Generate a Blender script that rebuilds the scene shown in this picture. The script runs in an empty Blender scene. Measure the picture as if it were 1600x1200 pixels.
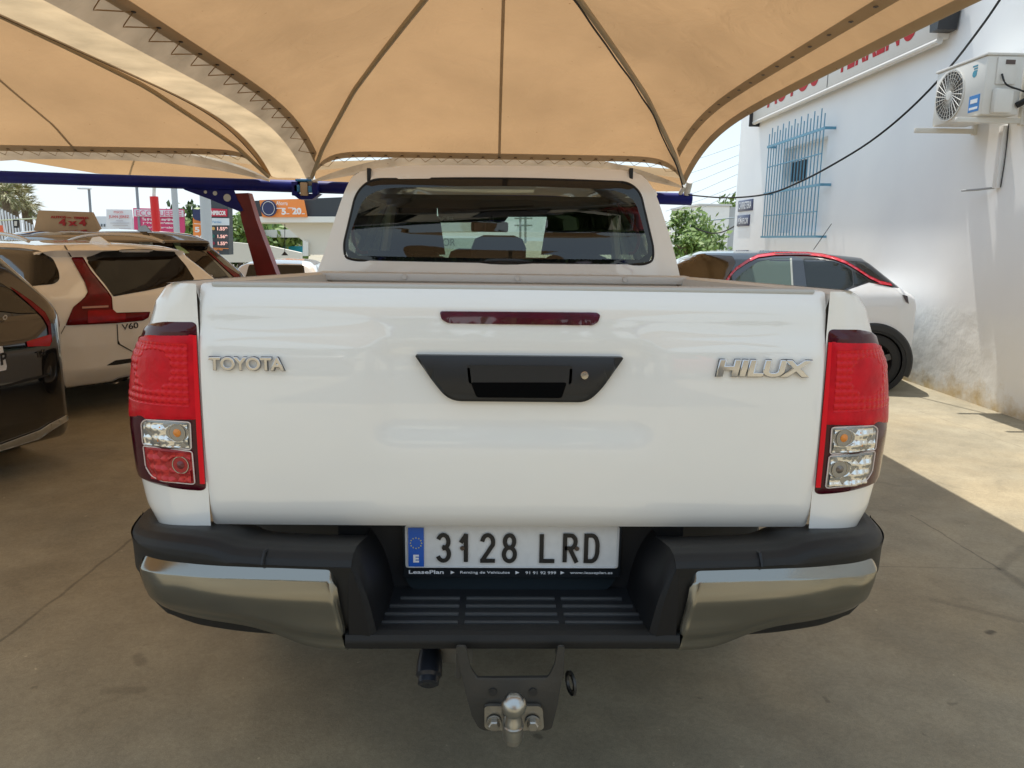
import bpy, bmesh, math, random
import numpy as np
from mathutils import Vector, Matrix
from mathutils.bvhtree import BVHTree
S = bpy.context.scene
random.seed(7)
PI = math.pi
# ------------------------------------------------------------------ camera, world, sun, exposure
def cam_axes(pitch, yaw, roll):
    cy, sy, cp, sp = math.cos(yaw), math.sin(yaw), math.cos(pitch), math.sin(pitch)
    f = np.array([sy*cp, cy*cp, -sp]); r = np.array([cy, -sy, 0.]); u = np.cross(r, f)
    c, s = math.cos(roll), math.sin(roll)
    return np.array([c*r+s*u, -s*r+c*u, f])
CM = cam_axes(math.radians(10.686), math.radians(1.533), math.radians(.829))
CP = np.array([-.053, -1.716, 1.5])
cd = bpy.data.cameras.new('Camera'); cam = bpy.data.objects.new('Camera', cd); S.collection.objects.link(cam)
cd.sensor_width = 36; cd.lens = 27; cd.clip_start = .05; cd.clip_end = 2000
m3 = Matrix([[CM[0][i], CM[1][i], -CM[2][i]] for i in range(3)])
cam.matrix_world = Matrix.Translation(CP) @ m3.to_4x4()
S.camera = cam
SUNV = Vector((-.07, .36, 1)).normalized()
W = bpy.data.worlds.new('World'); S.world = W; W.use_nodes = True
wn = W.node_tree.nodes; bg = wn['Background']
sky = wn.new('ShaderNodeTexSky'); sky.sky_type = 'NISHITA'; sky.sun_disc = False
sky.sun_elevation = math.asin(SUNV.z); sky.sun_rotation = math.atan2(SUNV.x, SUNV.y)
sky.air_density = 2.0; sky.dust_density = .2; sky.ozone_density = 1.2
hz_ = wn.new('ShaderNodeMix'); hz_.data_type = 'RGBA'; hz_.inputs['Factor'].default_value = .92      # thin summer haze evens the sky out
hz_.inputs['B'].default_value = (1.72, 2.12, 2.55, 1); W.node_tree.links.new(sky.outputs[0], hz_.inputs['A'])
W.node_tree.links.new(hz_.outputs['Result'], bg.inputs[0]); bg.inputs[1].default_value = .15
sd = bpy.data.lights.new('Sun', 'SUN'); sun = bpy.data.objects.new('Sun', sd); S.collection.objects.link(sun)
sd.energy = 2.0; sd.angle = math.radians(.53); sd.color = (1, .94, .84)
sun.rotation_euler = SUNV.to_track_quat('Z', 'Y').to_euler()
S.view_settings.view_transform = 'Standard'; S.view_settings.look = 'None'
S.view_settings.exposure = 1.50; S.view_settings.gamma = 1
S.render.engine = 'CYCLES'
S.cycles.max_bounces = 10; S.cycles.diffuse_bounces = 5; S.cycles.transparent_max_bounces = 16
# ------------------------------------------------------------------ photo pixel -> world
def ray(px, py):
    return np.array([(px-800)/1200, -(py-600)/1200, 1.]) @ CM
def P(px, py, ax, v):
    d = ray(px, py); return CP + d*((v-CP[ax])/d[ax])
def xz(pts, Y): return [(lambda q: (q[0], q[2]))(P(x, y, 1, Y)) for x, y in pts]
def yz(pts, X): return [(lambda q: (q[1], q[2]))(P(x, y, 0, X)) for x, y in pts]
# ------------------------------------------------------------------ materials
MATS = {}
def mat(name, col, rough=.5, metal=0, coat=0, noise=0, nscale=8, bump=0, bscale=40, spec=.5, trans=None, emit=None, col2=None):
    if name in MATS: return MATS[name]
    m = bpy.data.materials.new(name); m.use_nodes = True; N = m.node_tree.nodes; L = m.node_tree.links
    b = N['Principled BSDF']
    b.inputs['Base Color'].default_value = (*col, 1); b.inputs['Roughness'].default_value = rough
    b.inputs['Metallic'].default_value = metal; b.inputs['Coat Weight'].default_value = coat
    b.inputs['Coat Roughness'].default_value = .02; b.inputs['Coat IOR'].default_value = 1.7; b.inputs['Specular IOR Level'].default_value = spec
    if noise or col2:
        tc = N.new('ShaderNodeTexCoord'); n = N.new('ShaderNodeTexNoise'); n.inputs['Scale'].default_value = nscale
        n.inputs['Detail'].default_value = 6; L.new(tc.outputs['Object'], n.inputs['Vector'])
        r = N.new('ShaderNodeValToRGB'); r.color_ramp.elements[0].position = .3; r.color_ramp.elements[1].position = .7
        c2 = col2 or tuple(c*(1-noise) for c in col)
        r.color_ramp.elements[0].color = (*c2, 1); r.color_ramp.elements[1].color = (*col, 1)
        L.new(n.outputs[0], r.inputs[0]); L.new(r.outputs[0], b.inputs['Base Color'])
    if bump:
        tc = N.new('ShaderNodeTexCoord'); n = N.new('ShaderNodeTexNoise'); n.inputs['Scale'].default_value = bscale
        n.inputs['Detail'].default_value = 5; L.new(tc.outputs['Object'], n.inputs['Vector'])
        bp = N.new('ShaderNodeBump'); bp.inputs['Strength'].default_value = bump; bp.inputs['Distance'].default_value = .01
        L.new(n.outputs[0], bp.inputs['Height']); L.new(bp.outputs[0], b.inputs['Normal'])
    if emit: b.inputs['Emission Color'].default_value = (*col, 1); b.inputs['Emission Strength'].default_value = emit
    MATS[name] = m; return m
def glassmat(name, tint, refl_rough=.0, ior=1.5, edge=0):
    if name in MATS: return MATS[name]
    m = bpy.data.materials.new(name); m.use_nodes = True; N = m.node_tree.nodes; L = m.node_tree.links
    N.remove(N['Principled BSDF']); o = N['Material Output']
    t = N.new('ShaderNodeBsdfTransparent'); t.inputs[0].default_value = (*tint, 1)
    g = N.new('ShaderNodeBsdfGlossy'); g.inputs['Roughness'].default_value = refl_rough
    ge = N.new('ShaderNodeNewGeometry'); dp_ = N.new('ShaderNodeVectorMath'); dp_.operation = 'DOT_PRODUCT'; L.new(ge.outputs['Incoming'], dp_.inputs[0]); L.new(ge.outputs['Normal'], dp_.inputs[1])
    def M(op, a, b=None):
        q = N.new('ShaderNodeMath'); q.operation = op
        for i_, v_ in enumerate((a, b)):
            if v_ is None: continue
            if isinstance(v_, (int, float)): q.inputs[i_].default_value = v_
            else: L.new(v_, q.inputs[i_])
        return q.outputs[0]
    f0 = ((ior-1)/(ior+1))**2; pw_ = M('POWER', M('SUBTRACT', 1.0, M('ABSOLUTE', dp_.outputs['Value'])), 5.0); f = M('ADD', M('MULTIPLY', pw_, 1-f0), f0)
    mx = N.new('ShaderNodeMixShader'); L.new(f, mx.inputs[0]); L.new(t.outputs[0], mx.inputs[1]); L.new(g.outputs[0], mx.inputs[2])
    L.new(mx.outputs[0], o.inputs[0]); MATS[name] = m; return m
def fabricmat(name, dif, tr, fac=.5, dirt=.12, nscale=.8):
    if name in MATS: return MATS[name]
    m = bpy.data.materials.new(name); m.use_nodes = True; N = m.node_tree.nodes; L = m.node_tree.links
    N.remove(N['Principled BSDF']); o = N['Material Output']
    tc = N.new('ShaderNodeTexCoord'); n = N.new('ShaderNodeTexNoise'); n.inputs['Scale'].default_value = nscale; n.inputs['Detail'].default_value = 7
    L.new(tc.outputs['Object'], n.inputs['Vector'])
    n2 = N.new('ShaderNodeTexNoise'); n2.inputs['Scale'].default_value = 14; n2.inputs['Detail'].default_value = 3
    L.new(tc.outputs['Object'], n2.inputs['Vector'])
    r2 = N.new('ShaderNodeValToRGB'); r2.color_ramp.elements[0].position = .735; r2.color_ramp.elements[1].position = .76
    r2.color_ramp.elements[0].color = (1, 1, 1, 1); r2.color_ramp.elements[1].color = (.62, .55, .5, 1)
    L.new(n2.outputs[0], r2.inputs[0])
    r = N.new('ShaderNodeMapRange'); r.inputs[1].default_value = .3; r.inputs[2].default_value = .7; r.inputs[3].default_value = 1-dirt; r.inputs[4].default_value = 1+dirt*.3
    L.new(n.outputs[0], r.inputs[0])
    outs = []
    for c, kind in ((dif, 'ShaderNodeBsdfDiffuse'), (tr, 'ShaderNodeBsdfTranslucent')):
        vm = N.new('ShaderNodeVectorMath'); vm.operation = 'SCALE'; vm.inputs[0].default_value = c; L.new(r.outputs[0], vm.inputs['Scale'])
        v2 = N.new('ShaderNodeVectorMath'); v2.operation = 'MULTIPLY'; L.new(vm.outputs[0], v2.inputs[0]); L.new(r2.outputs[0], v2.inputs[1])
        s = N.new(kind); L.new(v2.outputs[0], s.inputs[0]); outs.append(s)
        nb = N.new('ShaderNodeTexNoise'); nb.inputs['Scale'].default_value = 1.7; nb.inputs['Detail'].default_value = 4; nb.inputs['Distortion'].default_value = 1.2; L.new(tc.outputs['Object'], nb.inputs['Vector'])
        bb_ = N.new('ShaderNodeBump'); bb_.inputs['Strength'].default_value = .35; bb_.inputs['Distance'].default_value = .12; L.new(nb.outputs[0], bb_.inputs['Height']); L.new(bb_.outputs[0], s.inputs['Normal'])
    mx = N.new('ShaderNodeMixShader'); mx.inputs[0].default_value = fac
    L.new(outs[0].outputs[0], mx.inputs[1]); L.new(outs[1].outputs[0], mx.inputs[2]); L.new(mx.outputs[0], o.inputs[0])
    MATS[name] = m; return m
WHITE = mat('white_paint', (.88, .845, .785), .32, coat=1, noise=.03, nscale=3)
BLACKPL = mat('black_plastic', (.022, .023, .026), .42, bump=.15, bscale=900)
BLACKM = mat('matte_black', (.006, .007, .009), .55)
GREYPL = mat('grey_textured_plastic', (.011, .0105, .010), .5, spec=.35, bump=.2, bscale=700)
CHROME = mat('polished_chrome', (.62, .62, .63), .05, 1)
BCHROME = mat('brushed_chrome', (.27, .265, .24), .17, 1, bump=.05, bscale=6)
DGLASS = mat('dark_car_glass', (.006, .007, .008), .02, spec=.6)
RUB = mat('tyre_rubber', (.02, .02, .02), .8, bump=.3, bscale=60)
RED = mat('red_lamp_plastic', (.30, .004, .008), .12, coat=.3, noise=.5, nscale=18)
DRED = mat('dark_red_lamp', (.055, .001, .008), .10, spec=.45)
CLEARG = glassmat('clear_glass', (.93, .96, .94))
REDG = glassmat('red_tinted_glass', (.9, .02, .025))
# ------------------------------------------------------------------ mesh helpers
def tag(o, label=None, cat=None, group=None, kind=None):
    if label: o['label'] = label
    if cat: o['category'] = cat
    if group: o['group'] = group
    if kind: o['kind'] = kind
    return o
def thing(name, label, cat, loc=(0, 0, 0), group=None):
    o = bpy.data.objects.new(name, None); o.empty_display_size = .2; S.collection.objects.link(o); o.location = loc
    return tag(o, label, cat, group)
def wloc(o):
    v = Vector((0, 0, 0))
    while o: v += o.location; o = o.parent
    return v
def obj(name, bm, m, parent=None, label=None, sharp=35, smooth=True):
    if parent is not None:
        bmesh.ops.translate(bm, verts=bm.verts, vec=-wloc(parent))
    if smooth:
        for f in bm.faces: f.smooth = True
        sa = math.radians(sharp)
        for e in bm.edges:
            if len(e.link_faces) == 2 and e.calc_face_angle(0) > sa: e.smooth = False
    me = bpy.data.meshes.new(name); bm.to_mesh(me); bm.free()
    o = bpy.data.objects.new(name, me); S.collection.objects.link(o)
    if m: me.materials.append(m)
    if parent is not None: o.parent = parent
    if label: o['label'] = label
    return o
def addbox(bm, c, s, rot=None, bev=0, seg=2):
    r = bmesh.ops.create_cube(bm, size=1); vs = r['verts']
    bmesh.ops.scale(bm, verts=vs, vec=s)
    if bev:
        es = list({e for v in vs for e in v.link_edges})
        r2 = bmesh.ops.bevel(bm, geom=es, offset=bev, segments=seg, affect='EDGES', profile=.5)
        vs = list({v for f in r2['faces'] for v in f.verts} | {v for v in vs if v.is_valid})
    if rot is not None: bmesh.ops.rotate(bm, verts=vs, matrix=rot if isinstance(rot, Matrix) else Matrix.Rotation(rot, 3, 'Z'))
    bmesh.ops.translate(bm, verts=vs, vec=c); return vs
def box(c, s, rot=None, bev=0):
    bm = bmesh.new(); addbox(bm, c, s, rot, bev); return bm
def addtube(bm, pts, r, n=8, cap=True):
    pts = [Vector(p) for p in pts]; rs = r if isinstance(r, (list, tuple)) else [r]*len(pts)
    rings = []
    for i, p in enumerate(pts):
        d = (pts[min(i+1, len(pts)-1)]-pts[max(i-1, 0)]).normalized()
        up = Vector((0, 0, 1)) if abs(d.z) < .9 else Vector((0, 1, 0))
        a = d.cross(up).normalized(); b = a.cross(d)
        rings.append([bm.verts.new(p+(a*math.cos(2*PI*k/n)+b*math.sin(2*PI*k/n))*rs[i]) for k in range(n)])
    for i in range(len(rings)-1):
        for k in range(n): bm.faces.new((rings[i][k], rings[i][(k+1) % n], rings[i+1][(k+1) % n], rings[i+1][k]))
    if cap: bm.faces.new(rings[0]); bm.faces.new(rings[-1][::-1])
def tube(pts, r, n=8):
    bm = bmesh.new(); addtube(bm, pts, r, n); return bm
def addlathe(bm, base, axis, prof, n=24):
    # prof: (distance along axis, radius)
    base = Vector(base); d = Vector(axis).normalized(); up = Vector((0, 0, 1)) if abs(d.z) < .9 else Vector((0, 1, 0))
    a = d.cross(up).normalized(); b = a.cross(d); rings = []
    for h, r in prof: rings.append([bm.verts.new(base+d*h+(a*math.cos(2*PI*k/n)+b*math.sin(2*PI*k/n))*max(r, 1e-4)) for k in range(n)])
    for i in range(len(rings)-1):
        for k in range(n): bm.faces.new((rings[i][k], rings[i][(k+1) % n], rings[i+1][(k+1) % n], rings[i+1][k]))
def lathe(base, axis, prof, n=24):
    bm = bmesh.new(); addlathe(bm, base, axis, prof, n); return bm
def grid(fn, nu, nv):
    # fn(u,v) -> xyz, u,v in 0..1
    bm = bmesh.new(); g = [[bm.verts.new(fn(i/nu, j/nv)) for j in range(nv+1)] for i in range(nu+1)]
    for i in range(nu):
        for j in range(nv): bm.faces.new((g[i][j], g[i+1][j], g[i+1][j+1], g[i][j+1]))
    return bm
def addgrid(bm, fn, nu, nv):
    g = [[bm.verts.new(fn(i/nu, j/nv)) for j in range(nv+1)] for i in range(nu+1)]
    for i in range(nu):
        for j in range(nv): bm.faces.new((g[i][j], g[i+1][j], g[i+1][j+1], g[i][j+1]))
def rounded(poly, r, n=5):
    out = []; N_ = len(poly)
    for i in range(N_):
        p = Vector(poly[i]); a = Vector(poly[i-1]); b = Vector(poly[(i+1) % N_])
        da, db = (a-p), (b-p); ri = r[i] if isinstance(r, (list, tuple)) else r
        k = min(ri, da.length*.49, db.length*.49)
        if k < 1e-6: out.append(tuple(p)); continue
        s, e = p+da.normalized()*k, p+db.normalized()*k
        for j in range(n+1):
            t = j/n; q = s*(1-t)**2+p*2*t*(1-t)+e*t*t; out.append((q.x, q.y))
    return out
def spline(pts, n=6):
    # open Catmull-Rom
    out = []; P_ = [Vector(p) for p in pts]
    for i in range(len(P_)-1):
        p0, p1, p2, p3 = P_[max(i-1, 0)], P_[i], P_[i+1], P_[min(i+2, len(P_)-1)]
        for k in range(n):
            t = k/n; out.append(tuple(.5*((2*p1)+(p2-p0)*t+(2*p0-5*p1+4*p2-p3)*t*t+(3*p1-p0-3*p2+p3)*t**3)))
    out.append(tuple(P_[-1])); return out
def polydist(P_, poly):
    A = np.array(poly); B = np.roll(A, -1, 0); d = np.full(len(P_), 1e9)
    for a, b in zip(A, B):
        ab = b-a; L2 = ab@ab
        if L2 < 1e-16: continue
        t = np.clip(((P_-a)@ab)/L2, 0, 1); q = a+t[:, None]*ab; d = np.minimum(d, np.hypot(*(P_-q).T))
    return d
def panel(poly, mapf, res=.05, r=.006, rh=None, t=.01, h=0.):
    rh = r if rh is None else rh
    bm = bmesh.new(); vs = [bm.verts.new((x, y, 0)) for x, y in poly]; f = bm.faces.new(vs)
    A = np.array(poly)
    for th in (.12, .2, .28, .4):
        try: bmesh.ops.inset_region(bm, faces=[f], thickness=r*th, use_even_offset=True)
        except Exception: break
    for ax in (0, 1):
        lo, hi = A[:, ax].min(), A[:, ax].max(); n = max(1, int((hi-lo)/res))
        for k in range(1, n):
            co = [0, 0, 0]; co[ax] = lo+(hi-lo)*k/n; no = [0, 0, 0]; no[ax] = 1
            bmesh.ops.bisect_plane(bm, geom=bm.verts[:]+bm.edges[:]+bm.faces[:], plane_co=co, plane_no=no, dist=1e-7)
    bm.verts.ensure_lookup_table()
    XY = np.array([(v.co.x, v.co.y) for v in bm.verts]); d = polydist(XY, poly)
    off = h-rh*(1-np.sqrt(np.clip(1-(1-np.clip(d/r, 0, 1))**2, 0, 1)))
    for v, o_ in zip(bm.verts, off): v.co.z = o_
    be = [e for e in bm.edges if e.is_boundary]
    ex = bmesh.ops.extrude_edge_only(bm, edges=be)
    for g in ex['geom']:
        if isinstance(g, bmesh.types.BMVert): g.co.z = -t
    for v in bm.verts: v.co = Vector([float(c) for c in mapf(v.co.x, v.co.y, v.co.z)])
    bad = [f for f in bm.faces if len(f.verts) > 4]
    if bad: bmesh.ops.triangulate(bm, faces=bad)
    return bm
def mapY(Y0, fn=None):        # panel in XZ facing -Y
    return (lambda x, z, o: (x, Y0+(fn(x, z) if fn else 0)-o, z))
def mapX(X0):                 # panel in YZ facing -X
    return (lambda y, z, o: (X0-o, y, z))
def ringpanel(inner, outer, mapf, k=6, lift=None):
    bm = bmesh.new(); n = len(inner); R_ = []
    for j in range(k+1):
        t = j/k
        R_.append([bm.verts.new([float(c) for c in mapf(inner[i][0]*(1-t)+outer[i][0]*t, inner[i][1]*(1-t)+outer[i][1]*t, 0)]) for i in range(n)])
    for j in range(k):
        for i in range(n): bm.faces.new((R_[j][i], R_[j][(i+1) % n], R_[j+1][(i+1) % n], R_[j+1][i]))
    return bm
def resample(poly, n, a0=None):
    # n points by angle round the centroid
    A = np.array(poly); c = (A.max(0)+A.min(0))/2 if a0 is None else np.array(a0); out = []
    for k in range(n):
        th = 2*PI*k/n; d = np.array([math.cos(th), math.sin(th)]); best = None
        for a, b in zip(A, np.roll(A, -1, 0)):
            e = b-a; M_ = np.array([d, -e]).T; D_ = np.linalg.det(M_)
            if abs(D_) < 1e-12: continue
            s, u = np.linalg.solve(M_, a-c)
            if s > 0 and -1e-9 <= u <= 1+1e-9: best = s if best is None else max(best, s)
        out.append(tuple(c+d*best))
    return out
def prism(poly, mapf, d0, d1, smooth=False):
    bm = bmesh.new(); a = [bm.verts.new([float(c) for c in mapf(x, y, d0)]) for x, y in poly]; b = [bm.verts.new([float(c) for c in mapf(x, y, d1)]) for x, y in poly]
    bm.faces.new(a); bm.faces.new(b[::-1]); n = len(poly)
    for i in range(n): bm.faces.new((a[i], a[(i+1) % n], b[(i+1) % n], b[i]))
    bmesh.ops.recalc_face_normals(bm, faces=bm.faces); return bm
def text(s, name, m, parent, org, right, up, h, w=None, ext=.002, bold=0, shear=0, align='LEFT', sx=1, label=None, bev=0):
    cu = bpy.data.curves.new('t', 'FONT'); cu.body = s; cu.extrude = .05; cu.offset = bold; cu.shear = shear; cu.align_x = align
    if bev: cu.bevel_depth = bev; cu.bevel_resolution = 1
    o = bpy.data.objects.new('t', cu); S.collection.objects.link(o); bpy.context.view_layer.update()
    me = bpy.data.meshes.new_from_object(o.evaluated_get(bpy.context.evaluated_depsgraph_get()))
    bpy.data.objects.remove(o); bm = bmesh.new(); bm.from_mesh(me); bpy.data.meshes.remove(me)
    co = np.array([v.co[:] for v in bm.verts]); mn, mx = co.min(0), co.max(0)
    k = h/(mx[1]-mn[1]); kx = (w/(mx[0]-mn[0])) if w else k*sx
    zm = max(abs(v.co.z) for v in bm.verts) or 1
    right = Vector(right).normalized(); up = Vector(up).normalized(); nrm = right.cross(up); org = Vector(org)
    x0 = mn[0] if align == 'LEFT' else (mn[0]+mx[0])/2
    for v in bm.verts: v.co = org+right*((v.co.x-x0)*kx)+up*((v.co.y-mn[1])*k)+nrm*(v.co.z/zm*ext)
    return obj(name, bm, m, parent, label, smooth=False)
# ------------------------------------------------------------------ ground
def groundmat():
    m = bpy.data.materials.new('concrete_ground'); m.use_nodes = True; N = m.node_tree.nodes; L = m.node_tree.links; b = N['Principled BSDF']
    tc = N.new('ShaderNodeTexCoord'); pos = tc.outputs['Object']
    def noise(s, d=6, dist=0, rough=.6):
        n = N.new('ShaderNodeTexNoise'); n.inputs['Scale'].default_value = s; n.inputs['Detail'].default_value = d; n.inputs['Distortion'].default_value = dist
        n.inputs['Roughness'].default_value = rough; L.new(pos, n.inputs['Vector']); return n.outputs[0]
    def rng(x, a, b_, c, d):
        r = N.new('ShaderNodeMapRange'); r.interpolation_type = 'SMOOTHSTEP'
        for i, v in enumerate((a, b_, c, d)): r.inputs[i+1].default_value = v
        L.new(x, r.inputs[0]); return r.outputs[0]
    def mul(a, b_):
        q = N.new('ShaderNodeMath'); q.operation = 'MULTIPLY'; L.new(a, q.inputs[0]); L.new(b_, q.inputs[1]); return q.outputs[0]
    f = mul(mul(rng(noise(.9, 8, .4), .3, .7, .80, 1.10), rng(noise(5, 8, .2), .3, .72, .88, 1.06)), rng(noise(60, 4), .25, .75, .92, 1.06))
    f = mul(f, rng(noise(2.3, 5, 1.2), .60, .72, 1.0, .84))
    f = mul(f, rng(noise(260, 3), .3, .7, .86, 1.12)); f = mul(f, rng(noise(11, 3, .3), .70, .76, 1.0, .72)); f = mul(f, rng(noise(24, 2), .735, .76, 1.0, 1.5)); f = mul(f, rng(noise(17, 9, 2.5), .46, .50, .93, 1.0))
    wv = N.new('ShaderNodeVectorMath'); wv.operation = 'ADD'; nn = N.new('ShaderNodeTexNoise'); nn.inputs['Scale'].default_value = 7; L.new(pos, nn.inputs['Vector'])
    sc = N.new('ShaderNodeVectorMath'); sc.operation = 'SCALE'; sc.inputs['Scale'].default_value = .03; L.new(nn.outputs['Color'], sc.inputs[0])
    L.new(pos, wv.inputs[0]); L.new(sc.outputs[0], wv.inputs[1]); wp = wv.outputs[0]
    def seg(a, b_, w, dark, soft=.6):
        # distance from a segment
        a = Vector((a[0]+.015, a[1]+.015, .015)); b_ = Vector((b_[0]+.015, b_[1]+.015, .015)); ab = b_-a
        s1 = N.new('ShaderNodeVectorMath'); s1.operation = 'SUBTRACT'; L.new(wp, s1.inputs[0]); s1.inputs[1].default_value = a
        dt = N.new('ShaderNodeVectorMath'); dt.operation = 'DOT_PRODUCT'; L.new(s1.outputs[0], dt.inputs[0]); dt.inputs[1].default_value = ab/ab.length_squared
        cl = N.new('ShaderNodeClamp'); L.new(dt.outputs['Value'], cl.inputs[0])
        s2 = N.new('ShaderNodeVectorMath'); s2.operation = 'SCALE'; s2.inputs[0].default_value = ab; L.new(cl.outputs[0], s2.inputs['Scale'])
        s3 = N.new('ShaderNodeVectorMath'); s3.operation = 'DISTANCE'; L.new(s1.outputs[0], s3.inputs[0]); L.new(s2.outputs[0], s3.inputs[1])
        return rng(s3.outputs['Value'], w*(1-soft), w*(1+soft), dark, 1)
    def g(x, y): q = P(x, y, 2, 0); return (q[0], q[1])
    for a, b_, w, dk in ((g(0, 1003), g(212, 838), .007, .62), (g(1425, 805), g(1562, 890), .005, .55), (g(1370, 885), g(1562, 889), .005, .75),
                         (g(1562, 889), g(1600, 855), .022, .8), (g(1562, 889), g(1610, 922), .022, .72), (g(1458, 937), g(1600, 972), .018, .8),
                         (g(1552, 987), g(1546, 990), .014, .35), (g(215, 1025), g(222, 1035), .02, .72), (g(165, 1080), g(222, 1078), .022, .8),
                         (g(1430, 640), g(1600, 700), .006, .8), (g(838, 1148), g(842, 1151), .01, .6), (g(0, 905), g(90, 890), .09, .85)):
        f = mul(f, seg(a, b_, w, dk))
    cr = N.new('ShaderNodeMix'); cr.data_type = 'RGBA'; cr.inputs['A'].default_value = (.33, .295, .215, 1); cr.inputs['B'].default_value = (.37, .31, .205, 1)
    L.new(rng(noise(.6, 4), .35, .65, 0, 1), cr.inputs['Factor'])
    v = N.new('ShaderNodeVectorMath'); v.operation = 'SCALE'; L.new(cr.outputs['Result'], v.inputs[0]); L.new(f, v.inputs['Scale'])
    L.new(v.outputs[0], b.inputs['Base Color']); b.inputs['Roughness'].default_value = .62; b.inputs['Specular IOR Level'].default_value = .35
    bp = N.new('ShaderNodeBump'); bp.inputs['Strength'].default_value = .25; bp.inputs['Distance'].default_value = .004; L.new(noise(90, 6), bp.inputs['Height']); L.new(bp.outputs[0], b.inputs['Normal'])
    return m
def gz(y): t = min(max((y-9.2)/4, 0), 1); return -.45*t*t*(3-2*t)
bm = bmesh.new()
ys = [-300, -60, -20, -8, -2, 2, 6, 9.2, 10.2, 11.2, 12.2, 13.2, 20, 60, 200, 900]; xs_ = [-600, -100, -30, -10, 0, 10, 40, 600]
g_ = [[bm.verts.new((x, y, gz(y))) for x in xs_] for y in ys]
for i in range(len(ys)-1):
    for j in range(len(xs_)-1): bm.faces.new((g_[i][j], g_[i][j+1], g_[i+1][j+1], g_[i+1][j]))
tag(obj('ground', bm, groundmat(), None), kind='structure')
# ------------------------------------------------------------------ white building on the right
def wallmat():
    m = mat('whitewash_wall', (.80, .81, .835), .8); N = m.node_tree.nodes; L = m.node_tree.links; b = N['Principled BSDF']
    tc = N.new('ShaderNodeTexCoord'); pos = tc.outputs['Object']
    n = N.new('ShaderNodeTexNoise'); n.inputs['Scale'].default_value = 1.1; n.inputs['Detail'].default_value = 8; L.new(pos, n.inputs['Vector'])
    r = N.new('ShaderNodeValToRGB'); r.color_ramp.elements[0].position = .3; r.color_ramp.elements[0].color = (.835, .85, .865, 1)
    r.color_ramp.elements[1].position = .65; r.color_ramp.elements[1].color = (.88, .895, .90, 1); L.new(n.outputs[0], r.inputs[0])
    sp = N.new('ShaderNodeSeparateXYZ'); L.new(pos, sp.inputs[0])
    n2 = N.new('ShaderNodeTexNoise'); n2.inputs['Scale'].default_value = 3.5; n2.inputs['Detail'].default_value = 8; n2.inputs['Roughness'].default_value = .7; L.new(pos, n2.inputs['Vector'])
    ad = N.new('ShaderNodeMath'); ad.operation = 'MULTIPLY_ADD'; ad.inputs[1].default_value = -.9; L.new(n2.outputs[0], ad.inputs[0]); L.new(sp.outputs[2], ad.inputs[2])
    mr = N.new('ShaderNodeMapRange'); mr.inputs[1].default_value = -.52; mr.inputs[2].default_value = -.24; mr.inputs[3].default_value = 1; mr.inputs[4].default_value = 0; L.new(ad.outputs[0], mr.inputs[0])
    mx = N.new('ShaderNodeMix'); mx.data_type = 'RGBA'; L.new(mr.outputs[0], mx.inputs['Factor']); L.new(r.outputs[0], mx.inputs['A']); mx.inputs['B'].default_value = (.62, .50, .30, 1)
    # older, rougher paint below about 1 m
    n4 = N.new('ShaderNodeTexNoise'); n4.inputs['Scale'].default_value = 1.4; n4.inputs['Detail'].default_value = 5; L.new(pos, n4.inputs['Vector'])
    a2 = N.new('ShaderNodeMath'); a2.operation = 'MULTIPLY_ADD'; a2.inputs[1].default_value = .35; L.new(n4.outputs[0], a2.inputs[0]); L.new(sp.outputs[2], a2.inputs[2])
    m2 = N.new('ShaderNodeMapRange'); m2.inputs[1].default_value = 1.0; m2.inputs[2].default_value = 1.12; m2.inputs[3].default_value = 1; m2.inputs[4].default_value = 0; L.new(a2.outputs[0], m2.inputs[0])
    x2 = N.new('ShaderNodeMix'); x2.data_type = 'RGBA'; x2.blend_type = 'MIX'; L.new(m2.outputs[0], x2.inputs['Factor']); L.new(mx.outputs['Result'], x2.inputs['A'])
    sc = N.new('ShaderNodeVectorMath'); sc.operation = 'MULTIPLY'; sc.inputs[1].default_value = (1.02, 1.02, 1.0); L.new(mx.outputs['Result'], sc.inputs[0]); L.new(sc.outputs[0], x2.inputs['B'])
    L.new(x2.outputs['Result'], b.inputs['Base Color'])
    n3 = N.new('ShaderNodeTexNoise'); n3.inputs['Scale'].default_value = 5; n3.inputs['Detail'].default_value = 9; L.new(pos, n3.inputs['Vector'])
    mb = N.new('ShaderNodeMath'); mb.operation = 'MULTIPLY_ADD'; mb.inputs[1].default_value = .28; mb.inputs[2].default_value = .06; L.new(m2.outputs[0], mb.inputs[0])
    bp = N.new('ShaderNodeBump'); bp.inputs['Distance'].default_value = .03; L.new(mb.outputs[0], bp.inputs['Strength']); L.new(n3.outputs[0], bp.inputs['Height']); L.new(bp.outputs[0], b.inputs['Normal'])
    return m
WX = 4.6; WM = wallmat()
bld = thing('white_building', 'long white rendered building wall on the right with a barred recessed window and stained foot', 'building', (WX, 4, 0))
wy0, wy1, wz0, wz1 = 9.33, 10.95, 1.66, 2.98    # window opening
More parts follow.
